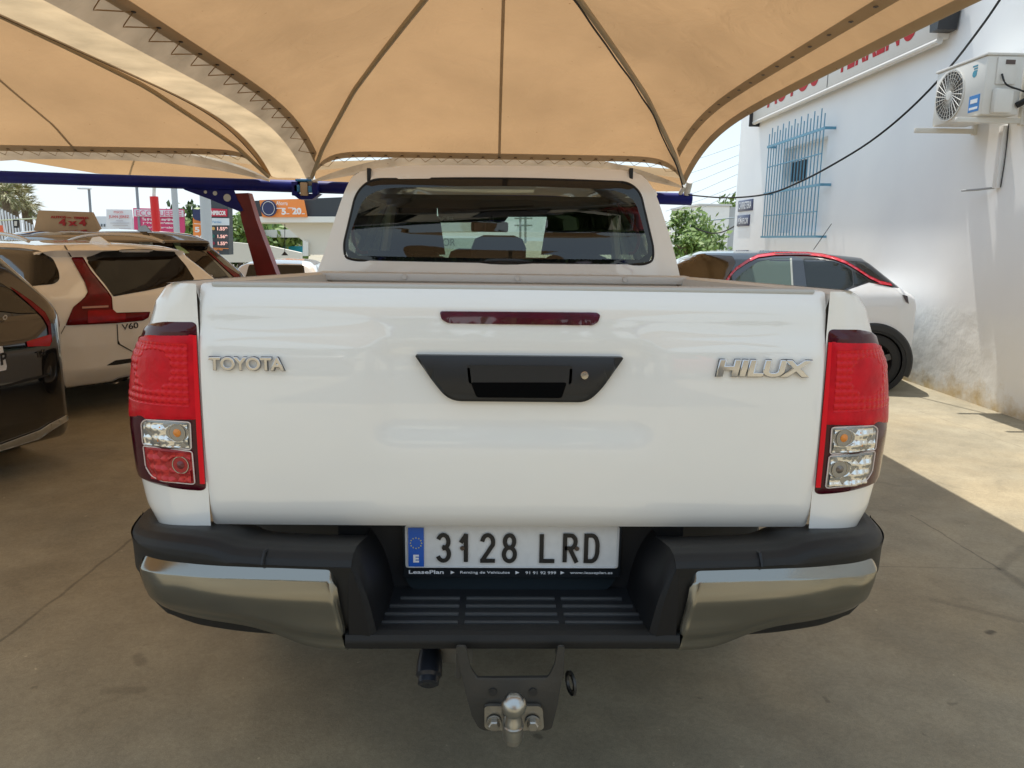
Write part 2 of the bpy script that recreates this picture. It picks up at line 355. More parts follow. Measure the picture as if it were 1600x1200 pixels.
def wallgrid():
    bm = bmesh.new(); YS = [-3.0, 0, 3, 5, 7, wy0, wy1, 12.2, 13.32]; ZS = [-.6, .5, wz0, wz1, 4.2, 5.6]
    for i in range(len(YS)-1):
        for j in range(len(ZS)-1):
            if YS[i] == wy0 and ZS[j] == wz0: continue
            vs = [bm.verts.new((WX, YS[a], ZS[b_])) for a, b_ in ((i, j), (i+1, j), (i+1, j+1), (i, j+1))]; bm.faces.new(vs)
    a = 3.0
    for q in (((WX, 13.32, -.6), (WX+a*2, 13.32, -.6), (WX+a*2, 13.32, 5.6), (WX, 13.32, 5.6)), ((WX, -3, -.6), (WX+6, -3, -.6), (WX+6, -3, 5.6), (WX, -3, 5.6)),
              ((WX, -3, 5.6), (WX+6, -3, 5.6), (WX+6, 13.32, 5.6), (WX, 13.32, 5.6)), ((WX+6, -3, -.6), (WX+6, 13.32, -.6), (WX+6, 13.32, 5.6), (WX+6, -3, 5.6))):
        bm.faces.new([bm.verts.new(v) for v in q])
    D_ = .16; c = [(wy0, wz0), (wy1, wz0), (wy1, wz1), (wy0, wz1)]
    for k in range(4):
        (a0, b0), (a1, b1) = c[k], c[(k+1) % 4]
        bm.faces.new([bm.verts.new(v) for v in ((WX, a0, b0), (WX, a1, b1), (WX+D_, a1, b1), (WX+D_, a0, b0))])
    bm.faces.new([bm.verts.new((WX+D_, y, z)) for y, z in c])
    bmesh.ops.remove_doubles(bm, verts=bm.verts, dist=1e-4); return bm
obj('wall', wallgrid(), WM, bld, smooth=False)
MB = mat('blue_window_bars', (.12, .33, .48), .45, noise=.2, nscale=20)
vy0, vy1 = P(1237, 250, 0, WX+.14)[1], P(1259, 250, 0, WX+.14)[1]; bm = box((WX+.145, (vy0+vy1)/2, 2.62), (.03, abs(vy0-vy1), .30), bev=.004); obj('vent', bm, mat('vent_dark', (.02, .024, .03), .6), bld)
gr = bmesh.new(); gx = WX-.14
gy0, gy1 = 9.16, 11.3
nb = 19
for k in range(nb):
    y = gy0+(gy1-gy0)*k/(nb-1); top = 3.28+(.05 if k % 2 else -.03); addtube(gr, [(gx, y, 1.58), (gx, y, top)], .0085, 6)
for z, th in ((1.595, .016), (2.30, .018), (3.05, .018)):
    addbox(gr, (gx-.004, (gy0+gy1)/2, z), (.012, gy1-gy0+.12, th*2))
    for yy in (gy0-.06, gy1+.06): addbox(gr, (gx+.07, yy, z), (.15, .012, th*2))
for z in (1.94, 2.72): addbox(gr, (gx, (gy0+gy1)/2, z), (.02, gy1-gy0, .014))
obj('window_grille', gr, MB, bld, smooth=False)
# base crack and wall scrape strips are in the paint; the sign over the window
sg = thing('shop_sign', 'long white sign box with red capitals high on the white wall above the barred window', 'sign', (WX-.06, 9.4, 3.9))
IV = mat('sign_ivory', (.72, .70, .66), .4); SR = mat('sign_red', (.42, .003, .008), .5, spec=.2)
obj('box', box((WX-.065, 9.41, 3.98), (.13, 5.7, .80), bev=.01), IV, sg)
obj('lower_trim', tube([(WX-.10, 6.56, 3.56), (WX-.10, 12.26, 3.56)], .035, 10), IV, sg)
obj('panel_joint', box((WX-.132, 9.2, 3.98), (.004, .012, .78)), BLACKM, sg)
obj('end_cap', box((WX-.09, 12.27, 3.9), (.19, .02, .8)), BLACKPL, sg)
text('AUTOS', 'lettering', SR, sg, (WX-.134, 11.55, 3.69), (0, -1, 0), (0, 0, 1), .50, w=2.05, bold=.02)
text('TERRENO', 'lettering', SR, sg, (WX-.134, 8.9, 3.69), (0, -1, 0), (0, 0, 1), .50, w=1.95, bold=.02)
fl = thing('wall_floodlight', 'black floodlight at the near end of the red lettered sign', 'lamp', (WX-.1, 6.5, 3.6))
obj('housing', prism([(6.36, 4.02), (6.60, 4.02), (6.55, 3.63), (6.41, 3.63)], mapX(WX-.02), 0, .2), BLACKPL, fl)
obj('bracket', box((WX-.02, 6.48, 3.95), (.06, .06, .25)), BLACKPL, fl)
# street name tiles
tl = thing('street_name_tiles', 'two rows of navy street name tiles on the far corner of the wall', 'sign', (WX, 12.7, 2.1))
TB = mat('tile_navy', (.03, .04, .12), .3); TW = mat('tile_white', (.7, .72, .75), .3)
for word, z, y1 in (('CARRETERA', 2.17, 12.30), ('PEÑAFLOR', 1.90, 12.42)):
    obj('tile_row', box((WX-.008, (13.12+y1)/2, z), (.016, 13.12-y1, .20), bev=.002), TB, tl)
    text(word, 'lettering', TW, tl, (WX-.018, 13.07, z-.06), (0, -1, 0), (0, 0, 1), .13, w=13.02-y1, ext=.001, bold=.015)
# air conditioner
ac = thing('air_conditioner', 'white outdoor air conditioning unit on brackets high on the white wall', 'air conditioner', (WX-.3, 5.5, 2.6))
ACW = mat('ac_cream', (.72, .70, .65), .4, noise=.06, nscale=5)
x0 = WX-.43; Y0, Y1, Z0, Z1 = 5.17, 5.94, 2.62, 3.11
obj('casing', box((x0+.165, (Y0+Y1)/2, (Z0+Z1)/2), (.33, Y1-Y0, Z1-Z0), bev=.018), ACW, ac)
obj('lid', box((x0+.165, (Y0+Y1)/2, Z1+.008), (.35, Y1-Y0+.02, .022), bev=.006), ACW, ac)
cy_, cz_ = 5.68, 2.865; fr = .215
bm = bmesh.new(); addlathe(bm, (x0+.002, cy_, cz_), (-1, 0, 0), [(0, fr+.012), (.012, fr+.012), (.012, fr), (-.0, fr), ], 40)
obj('fan_ring', bm, ACW, ac)
obj('fan_opening', lathe((x0-.0035, cy_, cz_), (-1, 0, 0), [(0, fr), (0, .0)], 40), mat('fan_dark', (.07, .065, .06), .6), ac)
bm = bmesh.new()
for k in range(26):
    a = 2*PI*k/26; d = Vector((0, math.cos(a), math.sin(a))); d2 = Vector((0, math.cos(a+.35), math.sin(a+.35)))
    addtube(bm, [Vector((x0-.010, cy_, cz_))+d*.04, Vector((x0-.012, cy_, cz_))+d2*fr], .004, 4)
for rr in (.07, .11, .15, .185, .208): addtube(bm, [(x0-.010, cy_+rr*math.cos(2*PI*k/32), cz_+rr*math.sin(2*PI*k/32)) for k in range(33)], .0022, 4)
obj('fan_grille', bm, ACW, ac)
obj('fan_hub', lathe((x0-.004, cy_, cz_), (-1, 0, 0), [(0, .045), (.012, .04), (.014, 0)], 20), ACW, ac)
SB = mat('sticker_blue', (.02, .20, .55), .4); ST = mat('sticker_teal', (.05, .30, .42), .4); SW = mat('sticker_white', (.8, .8, .8), .4)
st = obj('sticker', box((x0-.002, 5.29, 2.73), (.003, .15, .14)), SB, ac)
obj('print', box((x0-.0045, 5.29, 2.75), (.002, .10, .035)), SW, st); obj('print', box((x0-.0045, 5.29, 2.69), (.002, .12, .02)), SW, st)
bm = bmesh.new()
for k in range(3): addbox(bm, (x0-.002, 5.33-.01*k, 3.05-.022*k), (.003, .07-.02*k, .014))
obj('brand_mark', bm, ST, ac)
obj('round_mark', lathe((x0-.001, 5.33, 2.985), (-1, 0, 0), [(0, .03), (.003, .03), (.003, 0)], 20), ST, ac)
yf = Y0-.001
obj('service_cover', box((x0+.17, yf-.008, 2.98), (.17, .02, .22), bev=.006), ACW, ac)
obj('service_slot', box((x0+.19, yf-.021, 3.05), (.08, .006, .035)), mat('slot_brown', (.10, .07, .06), .5), ac)
obj('valve_cover', box((x0+.15, yf-.03, 2.73), (.16, .06, .20), bev=.012), ACW, ac)
BR = mat('bracket_cream', (.70, .67, .60), .45)
for yy in (5.25, 5.92):
    bm = box((WX-.30, yy, 2.585), (.60, .035, .045), bev=.004); addbox(bm, (WX-.018, yy, 2.83), (.036, .045, .56), bev=.004)
    obj('bracket', bm, BR, ac)
bm = bmesh.new(); addtube(bm, spline([(x0+.12, yf-.03, 2.95), (x0+.15, yf-.06, 2.86), (x0+.28, yf-.05, 2.82), (x0+.42, yf, 2.80), (WX, yf+.02, 2.86)]), .008)
addtube(bm, spline([(x0+.30, yf, 2.70), (x0+.36, yf-.05, 2.75), (WX-.02, yf+.02, 2.83)]), .026); obj('pipes', bm, BLACKM, ac)
bm = bmesh.new(); addtube(bm, spline([(WX-.06, 5.05, 2.9), (WX-.05, 4.98, 3.1), (WX-.01, 4.85, 3.16), (WX-.01, 4.80, 3.1)]), .007); obj('cable', bm, BLACKM, ac)
dp = thing('drain_duct', 'thin white vertical duct on the wall below the air conditioner', 'pipe', (WX, 5.4, 2.0))
obj('duct', box((WX-.022, 5.47, 2.30), (.044, .06, .55), bev=.004), mat('duct_white', (.78, .78, .78), .4), dp)
obj('outlet_pipe', tube([(WX-.02, 5.5, 2.03), (WX-.10, 5.62, 2.02), (WX-.14, 5.80, 2.02)], .010), mat('pipe_grey', (.35, .36, .37), .5), dp)
obj('wire', tube(spline([(WX-.006, 5.43, 2.6), (WX-.006, 5.42, 2.3), (WX-.006, 5.43, 2.03)]), .004), BLACKM, dp)
# ------------------------------------------------------------------ fabric canopies on blue beams
FAB = fabricmat('canopy_fabric', (.45, .33, .20), (.40, .24, .12), .5, dirt=.16)
FABD = fabricmat('canopy_hem', (.56, .47, .35), (.34, .25, .15), .35)
FABL = fabricmat('gutter_fabric', (.62, .53, .41), (.42, .32, .22), .3, dirt=.35, nscale=2.2)
ROPE = mat('lacing_rope', (.30, .17, .06), .8)
RZ = np.array([[0, 2.28], [.05, 2.44], [.11, 2.64], [.19, 2.82], [.35, 3.16], [.51, 3.38], [.63, 3.53], [.73, 3.65], [.88, 3.80], [1, 3.9]])
def rz(v): return float(np.interp(v, RZ[:, 0], RZ[:, 1]))
def arch(u, p): return 1-abs(2*u-1)**p
def canopy_surface(cx, cy, hw, hl, arches):
    cs = [(-1, 1), (1, 1), (1, -1), (-1, -1)]      # far-left, far-right, near-right, near-left
    def fn(side, u, v, dz=0):
        a, b = cs[side], cs[(side+1) % 4]
        ex, ey = a[0]*(1-u)+b[0]*u, a[1]*(1-u)+b[1]*u
        A_, p, k = arches[side]
        bow = .0
        x, y = cx+ex*hw*(1-v), cy+ey*hl*(1-v)
        return (x, y, rz(v)+A_*arch(u, p)*(1-v)**k+dz)
    return fn
def canopy(cx, cy, hw, hl, label, vstart, arches, ropes=(0,), grom=(1,), seams=(0, 2), cable=False):
    t = thing('fabric_canopy', label, 'canopy', (cx, cy, 0), 'tensile shade canopies over the car park')
    fn = canopy_surface(cx, cy, hw, hl, arches)
    ls = lambda s, v: vstart[s]+(1-vstart[s])*v
    for s in range(4):
        obj('fabric_panel', grid(lambda u, v: fn(s, u, ls(s, v)), 48, 30), FAB, t)
        # hem strip just below the panel's edge
        v0 = vstart[s] if s in ropes else vstart[s]+.085
        v1 = v0+.028
        if s in ropes or s in grom: obj('hem_strip', grid(lambda u, v: fn(s, .012+u*.976, v0+(v1-v0)*v, -.012), 60, 2), FABD, t)
        if s in seams:
            w_ = .0035; obj('seam_tape', grid(lambda u, v: fn(s, .5-w_/(1.02-v*.95)+2*w_/(1.02-v*.95)*u, vstart[s]+(.97-vstart[s])*v, -.010), 1, 40), FABD, t)
        if s in ropes:
            bm = bmesh.new(); n = 17; pts = []
            a, b = fn(s, 0, 0), fn(s, 1, 0)
            out = Vector((0, 1, 0)) if s == 0 else Vector((-1, 0, 0)) if s == 3 else Vector((1, 0, 0)) if s == 1 else Vector((0, -1, 0))
            N_ = 22
            for k in range(N_+1):
                u = .025+.95*k/N_; p = Vector(fn(s, u, v0+.012, -.016)); pts.append(p)
                if k < N_: q = Vector(fn(s, u+.4/N_, v0, -.05))+out*.11; pts.append(q)
            addtube(bm, pts, .0045, 5); obj('lacing_rope', bm, ROPE, t)
            for k in range(N_+1):
                p = Vector(fn(s, .025+.95*k/N_, v0+.012, -.014)); obj('grommet', lathe(p, (0, 0, -1), [(0, .02), (.006, .018), (.006, 0)], 10), BLACKM, t)
        if s in grom:
            N_ = 24
            for k in range(N_+1):
                p = Vector(fn(s, .02+.96*k/N_, v0+.014, -.014)); obj('grommet', lathe(p, (0, 0, -1), [(0, .02), (.005, .018), (.005, .009), (.0, .008)], 10), mat('grommet_metal', (.10, .09, .08), .4, .6), t)
            obj('edge_hem', grid(lambda u, v: fn(s, .004+u*.992, vstart[s]+.028*v, -.010), 60, 2), FABD, t)
    for s in range(4):
        pts = [fn(s, 0, .012+.96*k/30, -.03) for k in range(31)]
        obj('ridge_tube', tube(pts, .028, 8), mat('ridge_sleeve', (.42, .36, .26), .6), t)
    if cable:
        rnd = random.Random(3); pts = []
        for k in range(14):
            v = .01+.95*k/13; p = Vector(fn(1, 0, v, -.07)); pts.append(p+Vector((-.02+.03*rnd.random(), .02*rnd.random(), -.02*rnd.random())))
        obj('cable', tube(spline(pts, 4), .010, 6), BLACKM, t)
    return t
AR = [(.30, 14, 3), (.552, 4.5, 3.5), (.45, 4.5, 3.5), (.56, 4.5, 3.5)]
canopy(.02, 4.45, 2.58, 4.75, 'tan fabric canopy right over the white pickup, its curved edge by the white wall', (.0, .0, .0, .05), AR, ropes=(0, 3), grom=(1,), cable=True)
canopy(-5.68, 4.45, 2.60, 4.75, 'tan fabric canopy over the dark and white wagons on the left', (.0, .0, .0, .0), AR, ropes=(0,), grom=())
def trough_y(t_, s):     # long gutter between the two canopies; t_ along Y, s across
    y = 9.2-9.4*t_; a = .53*arch(t_, 4.5); w = arch(t_, 10)*.14+.86
    cs = spline([(0.19, .17), (.10, .08), (.0, .0), (-.05, -.01), (-.22, .0), (-.36, .0), (-.50, .0), (-.62, .05)], 4)
    k = s*(len(cs)-1); i = min(int(k), len(cs)-2); f = k-i; cx = cs[i][0]*(1-f)+cs[i+1][0]*f; cz = cs[i][1]*(1-f)+cs[i+1][1]*f
    return (-2.60+cx*w, y, 2.28+a+cz*(w*.7+.3))
g1 = thing('gutter_membrane', 'stained pale fabric gutter hanging lengthwise between the two canopies', 'gutter', (-2.75, 4.5, 2.3), 'fabric gutters between the canopies')
obj('side_wall', grid(lambda u, v: trough_y(u, v*.36), 60, 10), FABL, g1)
obj('membrane', grid(lambda u, v: trough_y(u, .36+v*.64), 60, 14), fabricmat('gutter_lit_fabric', (.66, .55, .40), (.62, .46, .28), .5, dirt=.3, nscale=2.0), g1)  # same fabric as the side wall, its sunlit look put into a paler colour
obj('edge_cord', tube([trough_y(k/40, .99) for k in range(41)], .008, 5), BLACKM, g1)
for cx, lab in ((.02, 'grey fabric gutter along the far edge of the canopy behind the pickup cab'), (-5.68, 'pale fabric gutter along the far edge of the left canopy above the blue beam')):
    def trough_x(t_, s, cx=cx):
        x = cx-2.55+5.1*t_; a = .34*arch(t_, 2.6); w = arch(t_, 4)*.85+.15
        cs = [(.06, .08), (.12, -.03), (.24, -.08), (.40, -.02), (.50, .12)]
        k = s*4; i = min(int(k), 3); f = k-i; cy = cs[i][0]*(1-f)+cs[i+1][0]*f; cz = cs[i][1]*(1-f)+cs[i+1][1]*f
        return (x, 9.2+cy*w, 2.24+a+cz*w)
    g2 = thing('gutter_membrane', lab, 'gutter', (cx, 9.4, 2.2), 'fabric gutters between the canopies')
    obj('membrane', grid(trough_x, 50, 12), FABL, g2)
def sail(pts_near, pts_far, Yn, Yf, label):
    n = len(pts_near); A_ = [Vector(P(x, y, 1, Yn)) for x, y in pts_near]; B_ = [Vector(P(x, y, 1, Yf)) for x, y in pts_far]
    def fn(u, v):
        k = u*(n-1); i = min(int(k), n-2); f = k-i
        return (A_[i].lerp(A_[i+1], f)).lerp(B_[i].lerp(B_[i+1], f), v)+Vector((0, 0, .25*math.sin(PI*v)))
    t = thing('fabric_canopy', label, 'canopy', tuple(A_[n//2].xy)+(0,), 'tensile shade canopies over the car park')
    obj('fabric_panel', grid(fn, 30, 8), FAB, t)
    obj('seam_tape', grid(lambda u, v: fn(.5+.006*u, v)-Vector((0, 0, .012)), 1, 10), FABD, t)
sail([(-60, 226), (60, 229), (180, 236), (300, 246), (400, 258), (470, 268)], [(-60, 236), (60, 256), (150, 271), (250, 279), (350, 284), (470, 287)], 10.2, 12.5, 'far tan fabric canopy just above the left end of the blue beam')
sail([(492, 266), (600, 258), (780, 252), (960, 264), (1072, 280)], [(492, 289), (600, 292), (780, 296), (960, 300), (1066, 299)], 10.2, 13, 'farthest canopy, seen as bright slivers behind the pickup roof')
# beam
BLUE = mat('royal_blue_paint', (.004, .010, .20), .5, spec=.3, noise=.3, nscale=4)
LBLUE = mat('faded_blue_paint', (.04, .22, .55), .35); RPOST = mat('red_post_paint', (.16, .012, .016), .45, noise=.3, nscale=5); WPOST = mat('white_post_paint', (.70, .69, .64), .5, noise=.2, nscale=14)
bmn = thing('beam_frame', 'royal blue round steel beam carrying the canopy corners, running behind the pickup cab', 'beam', (0, 9.4, 0))
b0, b1 = P(-130, 272, 1, 9.4), P(1080, 311.5, 1, 9.4)
obj('beam', lathe(b0, b1-b0, [(0, 0), (0, .083), (float(np.linalg.norm(b1-b0)), .083), (float(np.linalg.norm(b1-b0)), 0)], 24), BLUE, bmn)
gp = xz([(278, 288), (330, 290), (366, 296), (372, 312), (381, 329), (376, 331), (366, 327), (330, 312), (290, 297)], 9.42)
obj('gusset_plate', prism(gp, lambda x, z, o: (x, 9.40+o, z), -.01, .01), BLUE, bmn, smooth=False)
for hx, hy, r in ((321, 300, .022), (336, 302, .03), (355, 309, .052)):
    q = P(hx, hy, 1, 9.385); obj('lightening_hole', lathe(q, (0, -1, 0), [(0, r), (.004, r*.98), (.004, 0)], 20), mat('hole_sky', (.55, .62, .68), .6), bmn)
for cx_, X_ in ((487, -2.55), (1073, 2.62)):
    q = P(cx_, 292 if X_ < 0 else 303, 1, 9.35)
    obj('corner_stub', tube([q, (q[0]+.0, 9.22, 2.32)], .045, 12), WPOST, bmn)
    obj('corner_clamp', tube([(q[0]-.09*(1 if X_ > 0 else -1), 9.36, q[2]), (q[0]-.06*(1 if X_ > 0 else -1), 9.26, 2.26)], .03, 8), WPOST, bmn)
for a_, b_, mm in (((457, 284), (467, 306), BLUE), ((489, 286), (498, 304), BLUE), ((463, 280), (488, 284), LBLUE), ((461, 289), (470, 300), LBLUE), ((483, 291), (489, 301), LBLUE)):
    q0, q1 = P(*a_, 1, 9.28), P(*b_, 1, 9.28)
    obj('clamp_plate', box(tuple((q0+q1)/2), (abs(q1[0]-q0[0]), .14, abs(q1[2]-q0[2])), bev=.006), mm, bmn)
q0, q1 = P(470, 285, 1, 9.27), P(482, 306, 1, 9.27); obj('clamp_block', box(tuple((q0+q1)/2), (abs(q1[0]-q0[0]), .1, abs(q1[2]-q0[2])), bev=.006), mat('block_beige', (.45, .36, .28), .6), bmn)
obj('clamp_base', prism(xz([(458, 303), (470, 312), (490, 312), (502, 303)], 9.35), lambda x, z, o: (x, 9.35+o, z), -.09, .09), BLUE, bmn, smooth=False)
rp = thing('leaning_post', 'dark red leaning steel post bolted under the blue beam left of the pickup cab', 'post', (float(P(470, 520, 1, 9.5)[0]), 9.5, 0))
pp = xz([(364, 303), (391, 302), (404, 345), (438, 436), (476, 540), (444, 540), (405, 432), (381, 345), (378, 329), (370, 322)], 9.5)
obj('post', prism(pp, lambda x, z, o: (x, 9.5+o, z), -.10, .10), RPOST, rp, smooth=False)
obj('base_plate', box((pp[4][0]-.12, 9.5, .012), (.5, .4, .024)), RPOST, rp)
# sagging cable from the canopy corner to the wall
pc = [P(x, y, 0, X) for x, y, X in ((1076, 304, 2.66), (1090, 306, 2.75), (1140, 309, 3.05), (1200, 303, 3.35), (1250, 284, 3.6), (1300, 258, 3.8), (1360, 221, 4.0), (1420, 172, 4.15), (1480, 110, 4.28), (1530, 46, 4.36), (1562, 0, 4.4), (1600, -60, 4.5))]
tag(obj('overhead_cable', tube(spline(pc, 4), .011, 6), BLACKM, None), 'black cable sagging from the canopy corner up across the white wall', 'cable')
# ------------------------------------------------------------------ the pickup
pk = thing('pickup_truck', 'white double-cab pickup seen from straight behind with chrome bumper corners and tow ball', 'pickup', (0, 2.4, 0))
TGX, TZ0, TZ1 = .700, .828, 1.394
def tgY(x, z):       # tailgate skin relief
    t = (z-TZ0)/(TZ1-TZ0); y = .004*(x/.7)**2
    y += .014*max(0, t-.90)/.10*max(0, t-.9)/.1 if t > .9 else 0
    y += -.016*math.sin(PI*min(max((t-.0)/1.0, 0), 1))
    if t < .085: y += .012*(1-t/.085)**1.2
    y += .006/(1+math.exp(-(t-.80)/.012))
    # shallow dish round the handle
    dx = max(abs(x)-.27, 0); dz = max(abs(z-1.16)-.075, 0); d = math.hypot(dx, dz*1.2); y += .010*math.exp(-(d/.045)**2)
    return y
tg = obj('tailgate', panel(rounded([(-TGX-.006, TZ0), (TGX+.006, TZ0), (TGX+.005, TZ1), (-TGX-.005, TZ1)], .010), mapY(0, tgY), res=.018, r=.007, rh=.007, t=.06), WHITE, pk)
obj('tailgate_cap', box((0, .045, TZ1-.002), (1.36, .05, .012), bev=.005), mat('cap_grey', (.50, .49, .46), .45), tg)
def onT(x, y, off=.0): q = P(x, y, 1, 0); return q
def hz(pts): return xz(pts, 0.0)
# high brake lamp
bl = rounded(hz([(679, 483), (690, 481), (936, 484.5), (945, 488), (941, 505), (933, 511.5), (700, 508.5), (686, 503)]), .006)
b_ = obj('brake_lamp', panel(bl, mapY(0, tgY), res=.02, r=.012, t=.02, h=.008), mat('brake_housing', (.008, .003, .005), .15, coat=1), tg)
bi = rounded(hz([(687, 486), (932, 488), (938, 492), (934, 503), (926, 508), (702, 505), (690, 499)]), .006)
obj('lens', panel(bi, mapY(-.006, tgY), res=.02, r=.006, t=.005, h=.005), mat('brake_lens', (.10, .002, .012), .12, coat=1, noise=.4, nscale=30), b_)
# handle
hd = rounded(hz([(649, 553), (973, 556.5), (938, 606), (916, 626), (702, 624), (676, 592)]), [.006, .006, .02, .035, .035, .02])
h_ = obj('handle_surround', panel(hd, mapY(-.012), res=.021, r=.008, t=.03, h=.016), mat('handle_black', (.012, .013, .015), .38), tg)
obj('lower_scoop', panel(rounded(hz([(684, 597), (938, 598), (928, 608), (912, 619), (902, 622), (714, 620), (702, 614)]), .012), mapY(-.0235), res=.03, r=.004, t=.003, h=.006), mat('handle_black2', (.014, .013, .011), .5), h_)
obj('recess', panel(rounded(hz([(736, 594), (884, 594), (876, 618), (745, 617)]), .006), mapY(-.0285), res=.03, r=.002, t=.004, h=.002), mat('void_black', (.001, .001, .001), .9, spec=.1), h_)
obj('pull_flap', panel(rounded(hz([(730, 567), (893, 568.5), (891, 597), (733, 596)]), .006), mapY(-.026), res=.03, r=.004, t=.008, h=.006), mat('handle_black', (.01, .011, .012), .4), h_)
q = hz([(911, 583)])[0]
obj('lock', lathe((q[0], -.026, q[1]), (0, -1, 0), [(0, .0095), (.006, .0095), (.008, .008), (.0085, 0)], 20), mat('lock_metal', (.5, .48, .44), .25, 1), h_)
# badges
a = P(330, 578, 1, -.008); b = P(447, 577, 1, -.008)
text('TOYOTA', 'badge_shade_edge', mat('badge_shadow', (.10, .10, .11), .4), tg, (a[0]-.0008, -.0155, a[2]), (1, 0, 0), (0, 0, 1), .033, w=b[0]-a[0]+.0016, ext=.001, bold=.035)  # dark copy behind the letters stands in for their shadow gap
text('TOYOTA', 'badge', CHROME, tg, (a[0], -.018, a[2]+.001), (1, 0, 0), (0, 0, 1), .031, w=b[0]-a[0], ext=.004, bold=.02, bev=.03)
a = P(1116, 588, 1, -.008); b = P(1265, 588, 1, -.008)
text('HILUX', 'badge_shade_edge', mat('badge_shadow', (.10, .10, .11), .4), tg, (a[0]-.0008, -.0155, a[2]), (1, 0, 0), (0, 0, 1), .042, w=b[0]-a[0]+.0016, ext=.001, bold=.045, shear=.12)  # again a dark copy painted in as the letters' shadow gap
text('HILUX', 'badge', CHROME, tg, (a[0], -.018, a[2]+.001), (1, 0, 0), (0, 0, 1), .040, w=b[0]-a[0], ext=.004, bold=.03, shear=.12, bev=.03)
# bed sides with rounded corners: param s along the plan curve, z up
CW = np.array([[.80, .875], [.86, .905], [.92, .915], [.97, .918], [1.05, .923], [1.10, .919], [1.17, .910], [1.22, .90], [1.27, .875], [1.31, .855], [1.35, .835], [1.385, .80], [1.394, .775]])
def bedW(z): return float(np.interp(z, CW[:, 0], CW[:, 1]))
SC = .235     # arc length given to the corner
def side_pt(s, z, o, sg, gap=.7068):
    w = bedW(z); D_ = .15*min(1, (w-gap)/.17)**.9
    if s <= SC:
        th = (s/SC)*PI/2; n = .93
        x = gap+(w-gap)*math.sin(th)**n if th > 0 else gap; y = D_*(1-math.cos(th)**n) if th < PI/2-1e-6 else D_
        nx, ny = math.sin(th)**1.1 if th > 0 else 0, -math.cos(th)
    else: x, y, nx, ny = w, D_+(s-SC), 1, 0
    l = math.hypot(nx, ny)
    return (sg*(x+nx/l*o), y+.004+ny/l*o, z)
def sz(pts, o=0.):    # photo px of the LEFT lamp -> (s,z) by search
    out = []
    for px, py in pts:
        best = None
        for k in range(241):
            s = .178*k/240
            z = 1.1
            for _ in range(3):
                q = side_pt(s, z, o, -1); z = float(P(px, py, 1, q[1])[2])
            q = side_pt(s, min(max(z, .8), 1.394), o, -1); v = CM @ (np.array(q)-CP); e = abs(800+1200*v[0]/v[2]-px)
            if best is None or e < best[0]-1e-9: best = (e, s, z)
        out.append((best[1], best[2]))
    return out
def mirror_bm(bm):
    for v in bm.verts: v.co.x = -v.co.x
    bmesh.ops.reverse_faces(bm, faces=bm.faces); return bm
_li = sz([(309.5, 503), (310, 560), (314, 608), (319, 672), (322, 720), (324, 746), (321, 767), (283, 764), (249, 757)])
_li = [(max(a_, .003) if k > 6 else .003, z_) for k, (a_, z_) in enumerate(_li)]
lamp_o = _li+[(.20, .925), (.25, .955), (.266, 1.0), (.270, 1.045), (.276, 1.10), (.278, 1.22), (.265, 1.262), (.232, 1.285)]+sz([(259, 502.5)])
so_ = sz([(225, 690)], .010)[0][0]; bi_ = sz([(278, 676)], .010)[0]; br_i = sz([(283, 726)], .010)[0]
fld_s0 = sz([(294, 580)], .010)[0][0]
def trc(pts, smax_=.3): return [(min(a_, smax_), z_) for a_, z_ in sz(pts, .010)]
